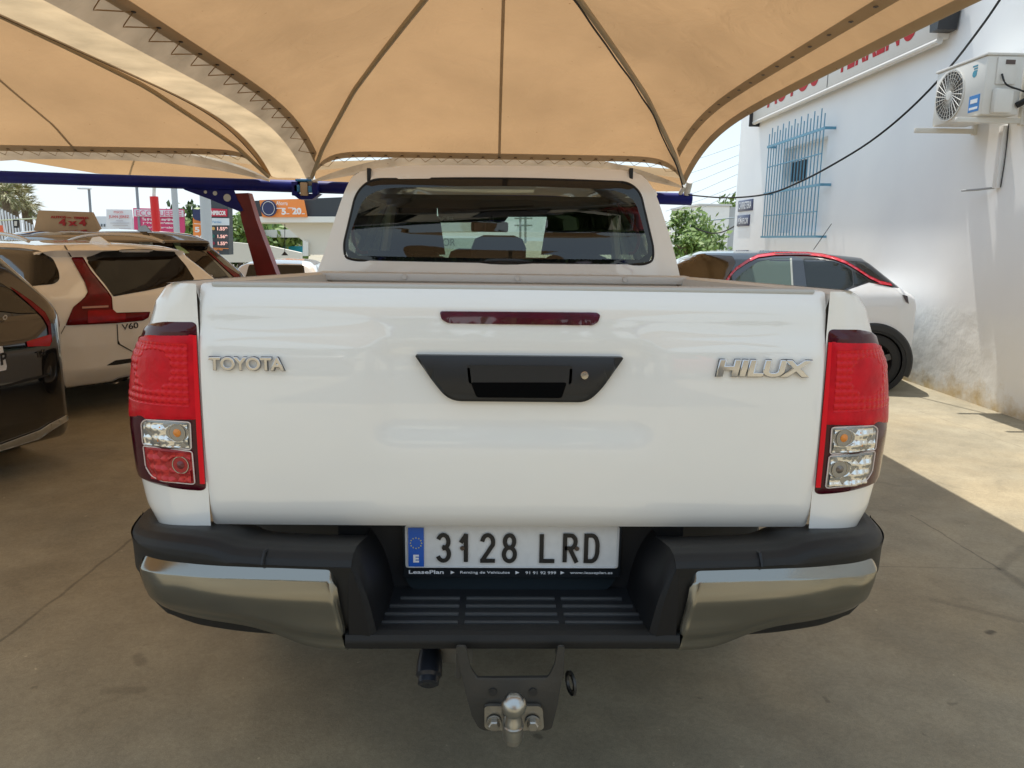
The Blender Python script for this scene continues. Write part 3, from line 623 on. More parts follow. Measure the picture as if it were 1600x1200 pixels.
for sg in (-1, 1):
    def body(u, v, sg=sg):
        zz = np.concatenate([np.linspace(.80, 1.35, 40), np.linspace(1.36, 1.394, 8)]); z = float(np.interp(v*47, range(48), zz))
        if u < .5: s = u*2*SC
        else: s = SC+(u-.5)*2*1.55
        q = side_pt(s, z, 0, sg); return (q[0], q[1], q[2]-.045*max(0, q[1]-.1)/1.5*max(0, (q[2]-1.15)/.25))
    bs = obj('bed_side', grid(body, 60, 47), WHITE, pk)
    # top rail and inner wall of the bed side
    bm = bmesh.new(); prof = [(.775, 1.394), (.74, 1.395), (.712, 1.388), (.70, 1.34), (.70, .95)]
    addgrid(bm, lambda u, v: (sg*(np.interp(v*4, range(5), [p[0] for p in prof])+.035*min(1, u*4)), .012+u*1.60, float(np.interp(v*4, range(5), [p[1] for p in prof]))-.045*u), 8, 4)
    obj('rail_cap', bm, mat('rail_white', (.62, .62, .60), .4), bs)
    # corner's inner return beside the tailgate
    obj('corner_post', box((sg*.7066, .08, 1.10), (.002, .06, .54)), mat('gap_dark', (.01, .01, .01), .8), bs)
    lt = obj('tail_lamp', panel(rounded(lamp_o, .012), lambda s, z, o, sg=sg: side_pt(max(s, 0), z, o+.002, sg), res=.012, r=.014, rh=.008, t=.01, h=.007), DRED, pk,
             label='left tail lamp with one clear and one red lower window' if sg < 0 else 'right tail lamp with two clear lower windows')
    red = trc([(303.5, 523), (304, 560), (306, 610), (308, 655), (302, 656), (226, 655), (220, 650)])+[(.225, 1.06), (.238, 1.10), (.242, 1.20), (.228, 1.255)]+trc([(232, 523)])
    obj('red_reflector', panel(rounded(red, .008), lambda s, z, o, sg=sg: side_pt(max(s, 0), z, o+.0085, sg), res=.010, r=.006, rh=.003, t=.003, h=.003), mat('lamp_red_bright', (.70, .004, .016), .3, spec=.2, noise=.3, nscale=22, bump=.25, bscale=45), lt)
    obj('bright_strip', panel([(.0024, .936), (.0024, 1.28), (.0075, 1.28), (.0088, 1.06), (.0088, .936)], lambda s, z, o, sg=sg: side_pt(max(s, 0), z, o+.0085, sg), res=.02, r=.0008, rh=.002, t=.003, h=.003), mat('lamp_red_strip', (.78, .006, .016), .3, spec=.2), lt)
    fld = trc([(292, 538), (294, 600), (295, 630), (226, 628), (218, 600), (219, 560), (232, 536)], .225)
    def relief(s_, z_, kind):
        if kind == 'brake':
            d = math.hypot((s_-.085)*1.1, z_-1.20); r = -.007*max(0, 1-(d/.05)**2)
            d2 = math.hypot(s_-.17, z_-1.17); r -= .006*max(0, 1-(d2/.035)**2)
            return r+.0012*abs(math.sin(s_*PI/.0125))+.0016*abs(math.sin(z_*PI/.0165))
        c = bi_ if kind == 'ind' else br_i
        d = math.hypot(s_-c[0], z_-c[1]); r = -.005*max(0, 1-(d/.02)**2)
        if d > .02: r += .0022*abs(math.sin(s_*PI/.014))+.0012*math.sin(z_*PI/.012)+.002*math.sin((s_*2-z_)*60)
        return r
    def rpatch(kind, s0, s1, z0, z1, m, nm, off=.0105):
        obj(nm, grid(lambda u, v: side_pt(s0+(s1-s0)*u, z0+(z1-z0)*v, off+relief(s0+(s1-s0)*u, z0+(z1-z0)*v, kind), sg), 96, 72), m, lt)
    rpatch('brake', fld_s0, .215, 1.118, 1.262, mat('brake_reflector', (.62, .004, .012), .22, .35, spec=.4), 'brake_field')
    for part, tr_ in (('indicator_window', [(298, 659), (300.5, 702), (223, 700), (220.5, 672), (224, 659), (240, 657.5)]), ('reverse_window', [(301, 704.5), (306, 756), (250, 752)])):
        top = part == 'indicator_window'; clear = top or sg > 0
        (s0_, zt0), (s1_, zb0) = sz(tr_[:2], .010)
        w = [(s0_, zt0), (s1_, zb0), (so_, zb0+.002), (so_, zt0-.012), (so_-.012, zt0-.002)] if top else [(s0_, zt0), (s1_, zb0), (so_-.035, zb0+.002), (so_-.012, zb0+.012), (so_, zb0+.03), (so_, zt0+.002)]
        obj(part, panel(rounded(w, .006), lambda s, z, o, sg=sg: side_pt(max(s, 0), z, o+.010, sg), res=.008, r=.004, rh=.002, t=.002, h=.003),
            mat('lamp_back_clear', (.30, .29, .27), .2, .6) if clear else mat('lamp_back_red', (.36, .010, .014), .25), lt)
        ws_, wz_ = [p[0] for p in w], [p[1] for p in w]
        rpatch('ind' if top else 'rev', min(ws_)+.004, so_-.007 if top else so_-.012, min(wz_)+.004, max(wz_)-.006, mat('lamp_clear_facets', (.74, .73, .70), .13, .92) if clear else mat('lamp_red_facets', (.50, .035, .035), .2, .45), 'facets', .0135)
        wr = rounded(w, .006); obj('window_trim', tube([side_pt(s_, z_, .0135, sg) for s_, z_ in wr+[wr[0]]], .0014, 5), mat('lamp_trim', (.75, .62, .55), .3), lt)
    for (bx_, by_), r_, mm in (((278, 676), .012, 'a'), ((252, 668), .006, 'a'), ((250, 687), .006, 'a'), ((283, 726), .012, 'g')):
        s_, z_ = sz([(bx_, by_)], .010)[0]; mm = mat('bulb_amber', (.75, .25, .04), .2) if mm == 'a' else mat('bulb_grey', (.20, .17, .15), .2, .6) if sg > 0 else mat('bulb_red_grey', (.16, .03, .03), .2)
        a_ = side_pt(s_, z_, .012, sg); b2 = side_pt(s_, z_, .03, sg); ax = Vector(b2)-Vector(a_)
        obj('bulb', lathe(a_, ax, [(0, r_*.8), (.0015, r_*.8), (.004, r_*.5), (.005, 0)], 20), mm, lt)
        obj('bulb_ring', lathe(a_, ax, [(0, .021), (.002, .021), (.002, .019), (0, .018)] if r_ > .009 else [(0, r_*1.3), (.002, r_*1.2), (.0, r_*1.1)], 24), mat('ring_metal', (.35, .33, .30), .2, .9), lt)
# bed floor, front wall
obj('bed_floor', box((0, .82, .93), (1.42, 1.5, .03)), mat('bed_white', (.6, .6, .59), .5), pk)
bm = box((0, 1.585, 1.13), (1.46, .05, .40)); addbox(bm, (0, 1.56, 1.338), (1.56, .10, .035), bev=.01)
for x in (-.42, .05, .5): addlathe(bm, (x, 1.508, 1.34), (0, -1, 0), [(0, .012), (.006, .010), (.006, 0)], 10)
obj('bed_front_rail', bm, mat('rail_white', (.62, .62, .60), .4), pk)
# lower white sills under the tail lamps are bed_side; underbody
obj('underbody', box((0, 2.6, .62), (1.5, 4.4, .30), bev=.05), BLACKM, pk)
# -------- bumper
def bY(x):
    x = abs(x); return float(np.interp(x, [0, .35, .50, .62, .72, .80, .86, .90, .925, .94], [-.165, -.160, -.150, -.135, -.11, -.075, -.03, .02, .08, .16]))
XS = np.concatenate([np.linspace(.352, .80, 22), np.linspace(.815, .94, 14)])
_bs = spline([(x, bY(x)) for x in (.30, .42, .54, .64, .73, .80, .86, .90, .925, .94, .945)], 6)
_bx, _by = [p[0] for p in _bs], [p[1] for p in _bs]
def bYs(x): return float(np.interp(abs(x), _bx, _by))
def ztop(x): return .828+.016/(1+math.exp(-(abs(x)-.645)/.014))-.026*max(0, min(1, (abs(x)-.74)/.19))**1.5
def zbot(x): return float(np.interp(abs(x), [.3, .42, .52, .62, .72, .80, .88, .92, .945], [.606, .608, .609, .610, .612, .622, .655, .70, .76]))
_cb = list(zip(*spline([(.34, .603), (.42, .606), (.47, .616), (.53, .638), (.60, .653), (.70, .658), (.78, .665), (.82, .680), (.838, .70), (.86, .72)], 6)))
for sg in (-1, 1):
    def bf(u, v, sg=sg):
        x = float(np.interp(u*(len(XS)-1), range(len(XS)), XS)); y = bYs(x); zt, zb = ztop(x), zbot(x)
        nx = (bYs(x+.004)-bYs(x-.004))/.008; l = math.hypot(nx, 1); nx, ny = nx/l, -1/l     # outward
        pr = [(-.19, zt-.03), (-.13, zt-.016), (-.060, zt-.003), (-.028, zt-.006), (-.010, zt-.016), (-.002, zt-.028), (.0, .80), (-.004, .775), (-.006, .72), (-.008, zb+.06), (-.02, zb+.02), (-.045, zb+.004), (-.10, zb)]
        k = v*(len(pr)-1); i = min(int(k), len(pr)-2); f = k-i; o = pr[i][0]*(1-f)+pr[i+1][0]*f; z = pr[i][1]*(1-f)+pr[i+1][1]*f
        return (sg*(x+nx*o if x < .8 else x+nx*o*.6), y+ny*o, z)
    bp_ = obj('bumper_shell', grid(bf, 60, 48), GREYPL, pk)
    # split line in the step pad
    obj('pad_joint', tube([(sg*.545, bYs(.545)-.001, .80), (sg*.545, bYs(.545)+.003, .808), (sg*.545, bYs(.545)+.018, .822), (sg*.53, bYs(.5)+.13, .809)], .004, 5), BLACKM, bp_)
    # inner end of the shell: the recess side wall with a rounded frame
    def iw(u, v, sg=sg):
        q_ = .038*(1-v)
        pr = [(.004, -.1585), (-.016-q_*.8, -.161), (-.024-q_, -.152), (-.026-q_, -.10), (-.03-q_, .02), (-.03-q_, .12)]
        k = u*5; i = min(int(k), 4); f = k-i; yy = pr[i][1]*(1-f)+pr[i+1][1]*f; bk = max(0, yy+.157)
        zt_ = float(np.interp(bk, [0, .006, .03, .06, .13, .19, .28], [.797, .802, .822, .824, .811, .797, .79])); z = .612+(zt_-.612)*v
        return (sg*(.356+(pr[i][0]*(1-f)+pr[i+1][0]*f)*(1-.85*v**6)), yy+.004*v**6, z)
    obj('recess_side', grid(iw, 20, 12), mat('recess_black', (.006, .006, .007), .5, spec=.3), bp_)
    co_ = rounded([(.357, .604), (.374, .70), (.386, .782), (.40, .799), (.50, .800), (.60, .797), (.72, .790), (.80, .782), (.858, .774), (.846, .73), (.836, .695), (.80, .668), (.73, .660), (.64, .657), (.57, .648), (.50, .628), (.45, .612)], [.004, .03, .012, .02, .02, .02, .02, .02, .004, .02, .02, .03, .03, .03, .03, .03, .02])
    def chmap(x, z, o, sg=sg):
        y = bYs(x); nx = (bYs(x+.004)-bYs(x-.004))/.008; l = math.hypot(nx, 1); nx, ny = nx/l, -1/l
        t = (z-zbot(x)); rel = .008*math.exp(-((z-.735)/.05)**2)                       # belly
        crease = .632+.042/(1+math.exp(-(x-.50)/.03))+.0*x; rel += .012/(1+math.exp(-(z-crease)/.005))-.004
        rel += .004*math.sin(x*9+1)*math.exp(-((x-.80)/.12)**2)*math.sin(z*40)
        oo = o+rel
        return (sg*(x+nx*oo*.7), y+ny*oo, z)
    def chf(u, v, sg=sg):
        uu = .5-.5*math.cos(PI*u) if False else u
        z = .70
        for _ in range(4):
            xi = float(np.interp(z, [.60, .70, .782, .80], [.357, .374, .386, .388])); xo = float(np.interp(z, [.66, .695, .73, .774, .80], [.822, .838, .848, .858, .862]))
            x = xi+(xo-xi)*uu
            zb_ = float(np.interp(x, _cb[0], _cb[1])); zt_ = float(np.interp(x, [.38, .40, .50, .60, .72, .80, .858], [.799, .800, .800, .797, .790, .783, .774]))
            d = x-xi; zt_ -= .018*(1-math.sqrt(max(0, 1-(1-min(d/.022, 1))**2))) if d < .022 else 0
            z = zb_+(zt_-zb_)*v
        y = bYs(x); nx = (bYs(x+.004)-bYs(x-.004))/.008; l = math.hypot(nx, 1); nx, ny = nx/l, -1/l
        o = .012+.008*math.exp(-((z-.738)/.045)**2)
        h = zt_-z; o -= .020*max(0, 1-h/.024)**1.15                         # rolled bright top bevel
        di = x-xi; o -= .014*max(0, 1-di/.014)**1.5
        do = xo-x; o -= .010*max(0, 1-do/.02)**1.5
        cr = .640+.040/(1+math.exp(-(x-.52)/.035)); o -= .013/(1+math.exp((z-cr)/.006)); hb = z-zb_; o -= .004*max(0, 1-hb/.010)
        o += .0035*math.sin(x*34)*math.exp(-((x-.80)/.05)**2)*math.sin((z-.66)*28)
        return (sg*(x+nx*o*.7), y+ny*o, z)
    obj('chrome_corner', grid(chf, 110, 80), BCHROME, bp_)
# centre step
bm = bmesh.new()
pr = [(-.02, .622), (-.150, .606), (-.163, .614), (-.166, .630), (-.160, .644), (-.145, .648), (-.11, .644)]
addgrid(bm, lambda u, v: (-.368+.736*u, float(np.interp(v*6, range(7), [p[0] for p in pr])), float(np.interp(v*6, range(7), [p[1] for p in pr]))), 20, 18)
obj('step_lip', bm, GREYPL, pk)
bm = box((0, -.02, .632), (.68, .24, .01)); st_ = obj('step_tread', bm, BLACKM, pk)
bm = bmesh.new()
for k, y in enumerate((-.095, -.055, -.015, .025)):
    for x0_, x1_ in ((-.33+.02*k, -.125), (-.11, .105), (.12, .33-.02*k)): addbox(bm, ((x0_+x1_)/2, y, .639), (x1_-x0_, .010, .008), bev=.002)
obj('tread_rib', bm, mat('rib_black', (.05, .052, .054), .35), st_)
obj('recess_back', box((0, .105, .72), (.86, .02, .26)), BLACKM, pk)
pb = rounded([(-.263, .655), (-.235, .628), (.225, .625), (.262, .655), (.272, .84), (-.272, .84)], [.03, .03, .03, .03, 0, 0])
pbk = obj('plate_backing', panel(pb, mapY(.075), res=.05, r=.006, t=.03, h=.0), mat('backing_black', (.014, .022, .028), .35), pk)
# plate
PX0, PX1 = P(633, 858, 1, .06)[0], P(967, 858, 1, .06)[0]
pz0, pz1 = P(800, 888, 1, .06)[2], 0; pz1 = pz0+.110
fz0 = P(800, 903, 1, .06)[2]
pf = obj('plate_frame', box(((PX0+PX1)/2, .068, (fz0+pz1)/2+.002), (PX1-PX0+.012, .010, pz1-fz0+.006), bev=.003), mat('frame_black', (.014, .017, .021), .35), pk)
pl = obj('number_plate', panel(rounded([(PX0, pz0), (PX1, pz0), (PX1, pz1), (PX0, pz1)], .008), mapY(.060), res=.1, r=.003, t=.003, h=.0015), mat('plate_white', (.70, .70, .69), .3, noise=.06, nscale=60), pf)
obj('plate_rim', tube([(x, .0585, z) for x, z in [(PX0+.004, pz1-.004), (PX0+.004, pz0+.006), (PX0+.010, pz0+.003), (PX1-.010, pz0+.003), (PX1-.004, pz0+.006), (PX1-.004, pz1-.004)]], .0016, 5), mat('plate_rim', (.6, .6, .6), .25), pl)
bx = PX0+.008
bb = obj('country_band', box((bx+.019, .0578, pz0+.055), (.038, .0016, .100)), mat('eu_blue', (.008, .10, .48), .35), pl)
text('E', 'lettering', mat('plate_letter_white', (.8, .8, .8), .4), bb, (bx+.019, .0568, pz0+.016), (1, 0, 0), (0, 0, 1), .020, w=.014, ext=.0003, bold=.05, align='CENTER')
bm = bmesh.new()
for k in range(12):
    a = 2*PI*k/12; c_ = Vector((bx+.019+.0135*math.cos(a), .0566, pz0+.066+.0135*math.sin(a)))
    bm.faces.new([bm.verts.new(c_+Vector((math.cos(PI/2+j*PI/5), 0, math.sin(PI/2+j*PI/5)))*(.0024 if j % 2 == 0 else .001)) for j in range(10)])
obj('stars', bm, mat('star_yellow', (.7, .6, .05), .5), bb, smooth=False)
PB = mat('plate_black', (.012, .012, .012), .45)
def px_(x): return float(P(x, 858, 1, .058)[0])
def arc(cx, cy, rx, ry, a0, a1, n=16): return [(cx+rx*math.cos(math.radians(a0+(a1-a0)*k/n)), cy+ry*math.sin(math.radians(a0+(a1-a0)*k/n))) for k in range(n+1)]
GL = {'3': [arc(.46, .74, .42, .26, 150, -88), arc(.46, .265, .46, .265, 88, -150)], '1': [[(.30, .74), (.82, .985)], [(.84, 0), (.84, 1)]],
      '2': [arc(.5, .72, .42, .28, 165, -20)+[(.10, .03)], [(.02, 0.0), (.98, 0.0)]], '8': [arc(.5, .755, .36, .245, 0, 360, 28), arc(.5, .255, .43, .265, 0, 360, 28)],
      'L': [[(.06, 1), (.06, 0), (.98, 0)]], 'R': [[(.08, 0), (.08, 1), (.5, 1)]+arc(.5, .75, .40, .25, 90, -90)+[(.16, .5)], [(.50, .46), (.98, -.02)]],
      'D': [[(.08, 0), (.08, 1), (.48, 1)]+arc(.48, .60, .44, .40, 90, 0)+arc(.48, .40, .44, .40, 0, -90)+[(.08, 0)]]}
def glyph(ch, x0, x1, z0, z1, y, wd=.0105):
    bm = bmesh.new()
    for k, st_ in enumerate(GL[ch]):
        hw_ = wd/2; pts = [Vector((x0+hw_+(x1-x0-wd)*u, z0+hw_+(z1-z0-wd)*v)) for u, v in st_]
        cl = (pts[0]-pts[-1]).length < 1e-4; n = len(pts); L_, R_2 = [], []
        for i_ in range(n):
            a, b = pts[i_-1 if i_ else (n-2 if cl else 0)], pts[i_+1 if i_ < n-1 else (1 if cl else n-1)]
            d1 = (pts[i_]-a).normalized() if (pts[i_]-a).length > 1e-7 else None; d2 = (b-pts[i_]).normalized() if (b-pts[i_]).length > 1e-7 else None
            d = ((d1 or d2)+(d2 or d1)).normalized(); nn = Vector((-d.y, d.x)); c_ = max(.5, abs(nn.dot(Vector((-(d2 or d1).y, (d2 or d1).x)))))
            ext_ = Vector((0, 0)) if cl else (-d*hw_*.6 if i_ == 0 else d*hw_*.6 if i_ == n-1 else Vector((0, 0)))
            L_.append(pts[i_]+nn*hw_/c_+ext_); R_2.append(pts[i_]-nn*hw_/c_+ext_)
        yy = y-.00015*k
        V1 = [bm.verts.new((p.x, yy, p.y)) for p in L_]; V2 = [bm.verts.new((p.x, yy, p.y)) for p in R_2]
        for i_ in range(n-1): bm.faces.new((V1[i_], V1[i_+1], V2[i_+1], V2[i_]))
    r = bmesh.ops.extrude_face_region(bm, geom=bm.faces[:]); bmesh.ops.translate(bm, verts=[g for g in r['geom'] if isinstance(g, bmesh.types.BMVert)], vec=(0, -.0006, 0))
    return obj('digit', bm, PB, pl, smooth=False)
for ch, a_, b2 in (('3', 680, 707), ('1', 713, 734), ('2', 748, 776), ('8', 782, 810), ('L', 841, 869), ('R', 877, 905), ('D', 910, 939)):
    glyph(ch, px_(a_)+.001, px_(b2)-.001, pz0+.0155, pz0+.0925, .0574)
for x in (722.5, 901.5): obj('screw', lathe((px_(x), .0575, pz0+.053), (0, -1, 0), [(0, .006), (.002, .0055), (.0025, .003), (.0015, 0)], 12), mat('screw_rust', (.10, .07, .05), .5, .4), pl)
FW = mat('frame_lettering', (.75, .76, .78), .4); zt_ = (fz0+pz0)/2-.0035
for s_, a_, b2, h_ in (('LeasePlan', 638, 693, .0095), ('Renting de Vehículos', 719, 797, .0085), ('91 91 92 999', 822, 870, .0072), ('www.leaseplan.es', 892, 959, .0085)):
    text(s_, 'lettering', FW, pf, (px_(a_), .0622, zt_-(.001 if s_[0] in 'wR' else 0)), (1, 0, 0), (0, 0, 1), h_, w=px_(b2)-px_(a_), ext=.0003, bold=.02 if s_ == 'LeasePlan' else .008)
bm = bmesh.new()
for x in (704, 806, 877): bm.faces.new([bm.verts.new((px_(x)+dx, .0618, zt_+.004+dz)) for dx, dz in ((0, -.0045), (.010, 0), (0, .0045))])
obj('arrow', bm, FW, pf, smooth=False)
# -------- tow bar
TB_ = mat('towbar_black', (.040, .037, .032), .42, noise=.2, nscale=10, bump=.1, bscale=80); ZN = mat('zinc_plated', (.42, .40, .36), .3, .9, noise=.3, nscale=25, bump=.1, bscale=60)
tw = obj('tow_bracket', panel(rounded(xz([(712, 1012), (724, 1070), (737, 1120), (747, 1138), (756, 1143), (852, 1143), (862, 1140), (870, 1110), (879, 1060), (883, 1012), (872, 1012), (867, 1040), (857, 1060), (746, 1061), (735, 1045), (728, 1012)], -.2), .006), mapY(-.2), res=.04, r=.003, t=.012, h=0), TB_, pk)
for a_ in ((712, 1012), (883, 1012)):
    q = P(*a_, 1, -.19); obj('side_plate', prism([(q[0], -.2), (q[0], .3)], lambda x, y, o: (x, y, o), 0, 0) if False else box((q[0]+(.006 if q[0] < 0 else -.006), .03, q[2]-.045), (.010, .44, .055)), TB_, tw)
for hx in (770, 833): q = P(hx, 1081, 1, -.202); obj('bolt_hole', lathe(q, (0, -1, 0), [(0, .009), (.002, .009), (.002, 0)], 16), mat('bolt_dark', (.02, .02, .02), .4), tw)
pz = xz([(757, 1106), (762, 1104), (789, 1104), (794, 1115), (812, 1115), (817, 1104), (842, 1104), (848, 1108), (850, 1138), (845, 1142), (764, 1142), (757, 1137)], -.215)
obj('ball_plate', panel(rounded(pz, .006), mapY(-.214), res=.04, r=.004, t=.01, h=.004), ZN, tw)
for hx in (772, 832):
    q = P(hx, 1130, 1, -.22); bm = bmesh.new(); addlathe(bm, (q[0], -.218, q[2]), (0, -1, 0), [(0, .017), (.004, .016), (.004, 0)], 24); addlathe(bm, (q[0], -.222, q[2]), (0, -1, 0), [(0, .0125), (.010, .0125), (.013, .010), (.013, 0)], 6)
    obj('bolt', bm, ZN, tw)
q = P(803, 1102, 1, -.30); bc = Vector((q[0], -.30, q[2]-.0)); br = .026
prof = [(-.075, .016), (-.05, .019), (-.034, .0165), (-.024, .0145)]+[(-br*math.cos(t), br*math.sin(t)) for t in np.linspace(.6, PI-.35, 16)]+[(br*.93, 0)]
obj('tow_ball', lathe(bc, (0, 0, 1), prof, 28), mat('ball_steel', (.42, .42, .40), .28, 1), tw)
obj('ball_neck', tube([bc+Vector((0, .0, -.05)), bc+Vector((0, .005, -.075)), bc+Vector((0, .03, -.09)), bc+Vector((0, .07, -.085))], [.018, .021, .022, .022], 16), ZN, tw)
obj('ball_collar', lathe(bc+Vector((0, 0, -.052)), (0, 0, 1), [(0, .02), (.006, .021), (.008, .018)], 20), ZN, tw)
# socket and its plate
q = P(669, 1052, 1, -.12); sc = obj('trailer_socket', lathe((q[0], -.06, q[2]+.018), (0, -.75, -.55), [(0, .0), (0, .026), (.03, .030), (.055, .030), (.062, .024), (.075, .024), (.078, .018), (.074, 0)], 24), mat('socket_black', (.012, .014, .02), .35), pk)
obj('socket_lid', lathe((q[0], -.108, q[2]-.017), (0, -.75, -.55), [(0, .023), (.012, .022), (.014, .015), (.012, 0)], 24), mat('socket_grey', (.12, .12, .11), .4), sc)
obj('socket_bracket', box((q[0]+.055, -.055, q[2]+.012), (.09, .006, .05), bev=.002), mat('bracket_zinc', (.16, .15, .13), .45, .3), sc)
obj('socket_stem', box((q[0], .0, q[2]+.06), (.02, .02, .10)), BLACKM, sc)
q = P(882, 1060, 1, -.1); obj('safety_ring', lathe((q[0]+.01, -.12, q[2]), (1, .3, 0), [(0, .028), (.006, .028), (.006, .018), (0, .018)], 20), TB_, tw)
# -------- cab
def slant(x, y):
    Y = 1.66
    for _ in range(6): z = P(x, y, 1, Y)[2]; Y = 1.62+.012*(z-1.28)
    q = P(x, y, 1, Y); return (q[0], q[2])
def mcab(x, z, o): return (x, 1.62+.012*(z-1.28)+.10*(x/.75)**4*(.6+.4*min(1, max(0, (z-1.3)/.4)))+.05*max(0, (z-1.70)/.1)**2-o, z)
cab_o = [(474, 480), (483, 440), (497, 402), (508, 368), (520, 333), (531, 303), (543, 278), (553, 268), (570, 262.5), (590, 261), (605, 260), (625, 257), (680, 256), (780, 256.5), (900, 258), (950, 262), (975, 263), (990, 265), (1003, 269), (1015, 279), (1030, 305), (1042, 338), (1055, 378), (1064, 412), (1072, 450), (1078, 490)]
win_o = rounded([slant(*p) for p in [(577, 279), (553, 300), (533, 383), (536, 403), (553, 407), (785, 411.5), (1008, 413.5), (1023, 408), (1024, 388), (1003, 300), (984, 284), (800, 278)]], [.05, .05, .06, .02, .02, .0, .02, .02, .06, .05, .05, .3], 6)
out_ = spline([slant(*p) for p in cab_o], 4)
cw = (-.027, 1.55)
rp_ = obj('cab_rear_panel', ringpanel(resample(win_o, 140, cw), resample(out_, 140, cw), mcab, 8), WHITE, pk)
frit_i = rounded([slant(*p) for p in [(600, 293), (566, 306), (541, 372), (541, 393), (556, 400), (785, 404), (1003, 406), (1015, 400), (1015, 382), (994, 310), (962, 296), (800, 290)]], [.08, .07, .05, .02, .02, 0, .02, .02, .05, .07, .08, .3], 6)
win_s = [((x+.027)*.994-.027, (z-1.55)*.99+1.55) for x, z in win_o]
rw = obj('rear_window', ringpanel(resample(frit_i, 120, cw), resample(win_s, 120, cw), lambda x, z, o: mcab(x, z, .002), 3), DGLASS, pk)
bm = bmesh.new(); bm.faces.new([bm.verts.new([float(c) for c in mcab(x, z, .002)]) for x, z in resample(frit_i, 120, cw)]); bmesh.ops.triangulate(bm, faces=bm.faces)
obj('glass', bm, glassmat('rear_cab_glass', (.46, .52, .47), 0, 1.75), rw)
obj('window_seal', tube([mcab(x, z, .0) for x, z in win_o+[win_o[0]]], .0055, 6), BLACKM, rw)
# roof ditch notches
for x in (573, 989):
    a_ = slant(x, 261); b2 = slant(x+1, 277)
    obj('roof_ditch', box(((a_[0]+b2[0])/2, mcab(a_[0], (a_[1]+b2[1])/2, 0)[1]-.002, (a_[1]+b2[1])/2-.008), (.016, .03, .058), bev=.003), BLACKM, rp_)
# lower crease of the cab back
# shell of the cab forward of the rear panel
top = [p for p in out_]
def shell(u, v):
    i = u*(len(top)-1); k = min(int(i), len(top)-2); f = i-k; x = top[k][0]*(1-f)+top[k+1][0]*f; z = top[k][1]*(1-f)+top[k+1][1]*f
    y0 = mcab(x, z, 0)[1]; return (x, y0, z)
def roofshell(u, v):
    th = PI*(.235+.53*u); i = None
    # roof skin
    k = u*(len(roof_pts)-1); i = min(int(k), len(roof_pts)-2); f = k-i
    x = roof_pts[i][0]*(1-f)+roof_pts[i+1][0]*f; z = roof_pts[i][1]*(1-f)+roof_pts[i+1][1]*f
    y0 = mcab(x, z, 0)[1]; return (x*(1+.03*math.sin(PI*v)), y0+(3.02-y0)*v, z-.05*v**3+.01*math.sin(PI*v))
roof_pts = [p for p in top if p[1] > 1.66]
obj('roof', grid(roofshell, 40, 12), WHITE, pk)
for sg, pts in ((-1, [p for p in top if p[0] < 0 and p[1] <= 1.70]), (1, [p for p in top if p[0] > 0 and p[1] <= 1.70])):
    pts = sorted(pts, key=lambda p: p[1]); 
    def pill(u, v, pts=pts):
        k = u*(len(pts)-1); i = min(int(k), len(pts)-2); f = k-i; x = pts[i][0]*(1-f)+pts[i+1][0]*f; z = pts[i][1]*(1-f)+pts[i+1][1]*f
        y0 = mcab(x, z, 0)[1]; return (x*(1+.02*v), y0+.26*v, z)
    obj('rear_pillar', grid(pill, 16, 4), WHITE, pk)
    obj('side_glass', prism([(1.95, 1.24), (3.75, 1.20), (3.08, 1.68), (2.0, 1.70)], lambda y, z, o, sg=sg: (sg*(.88-.42*(z-1.22)+o), y, z), 0, .004), glassmat('side_glass', (.55, .62, .56), 0, 1.5), pk)
    obj('door_pillar', prism([(2.72, 1.24), (2.82, 1.24), (2.78, 1.70), (2.70, 1.70)], lambda y, z, o, sg=sg: (sg*(.875-.42*(z-1.22)+o), y, z), -.03, .0), mat('pillar_trim', (.16, .15, .13), .7), pk)
    obj('windscreen_pillar', tube([(sg*.84, 3.75, 1.2), (sg*.66, 3.02, 1.71)], .035, 8), WHITE, pk)
    obj('cant_rail', tube([(sg*.67, 1.9, 1.71), (sg*.67, 3.02, 1.71)], .03, 8), WHITE, pk)
    # body side and wheels
    def dside(u, v, sg=sg):
        y = 1.70+3.5*u; w = .90-.10*max(0, (y-4.6)/.6)**2; z = .42+.82*v
        return (sg*(w-.05*(2*v-1)**2-.03*v**3), y, z)
    obj('door_side', grid(dside, 20, 10), WHITE, pk)
    for y in (1.28, 4.25):
        w_ = obj('wheel', lathe((sg*.70, y, .38), (sg, 0, 0), [(0, .0), (0, .30), (.0, .36), (.03, .38), (.20, .38), (.235, .35), (.235, .24), (.235, .24)], 36), RUB, pk)
        obj('rim', lathe((sg*.70, y, .38), (sg, 0, 0), [(.228, .245), (.20, .22), (.18, .10), (.20, .06), (.205, 0)], 24), mat('alloy', (.4, .4, .4), .3, .9), w_)
def hood(u, v):
    x = -.86+1.72*u; y = 3.75+1.45*v; return (x*(1-.06*v*v), y, 1.20-.10*v-.06*(x/.86)**4-.25*max(0, v-.88)/.12)
obj('bonnet', grid(hood, 20, 16), WHITE, pk)
obj('front_face', box((0, 5.16, .75), (1.66, .10, .60), bev=.03), GREYPL, pk)
WS = lambda x, z, o: (x, 3.72-(z-1.22)*1.45-o, z)
ws = obj('windscreen', prism([(-.80, 1.2), (.80, 1.2), (.66, 1.70), (-.66, 1.70)], WS, 0, .004), glassmat('windscreen_glass', (.86, .93, .88), 0, 1.5), pk)
INT = mat('interior_dark', (.018, .018, .02), .7); INT2 = mat('headliner', (.16, .14, .11), .9)
obj('dashboard', box((0, 3.45, 1.05), (1.5, .5, .22), bev=.05), INT, pk)
def wsp(px, py):
    Y = 3.4
    for _ in range(12): z = P(px, py, 1, Y)[2]; Y = 3.72-(z-1.22)*1.45
    q = P(px, py, 1, Y); return (q[0], q[2])
PO = mat('poster_dark', (.02, .022, .022), .6)
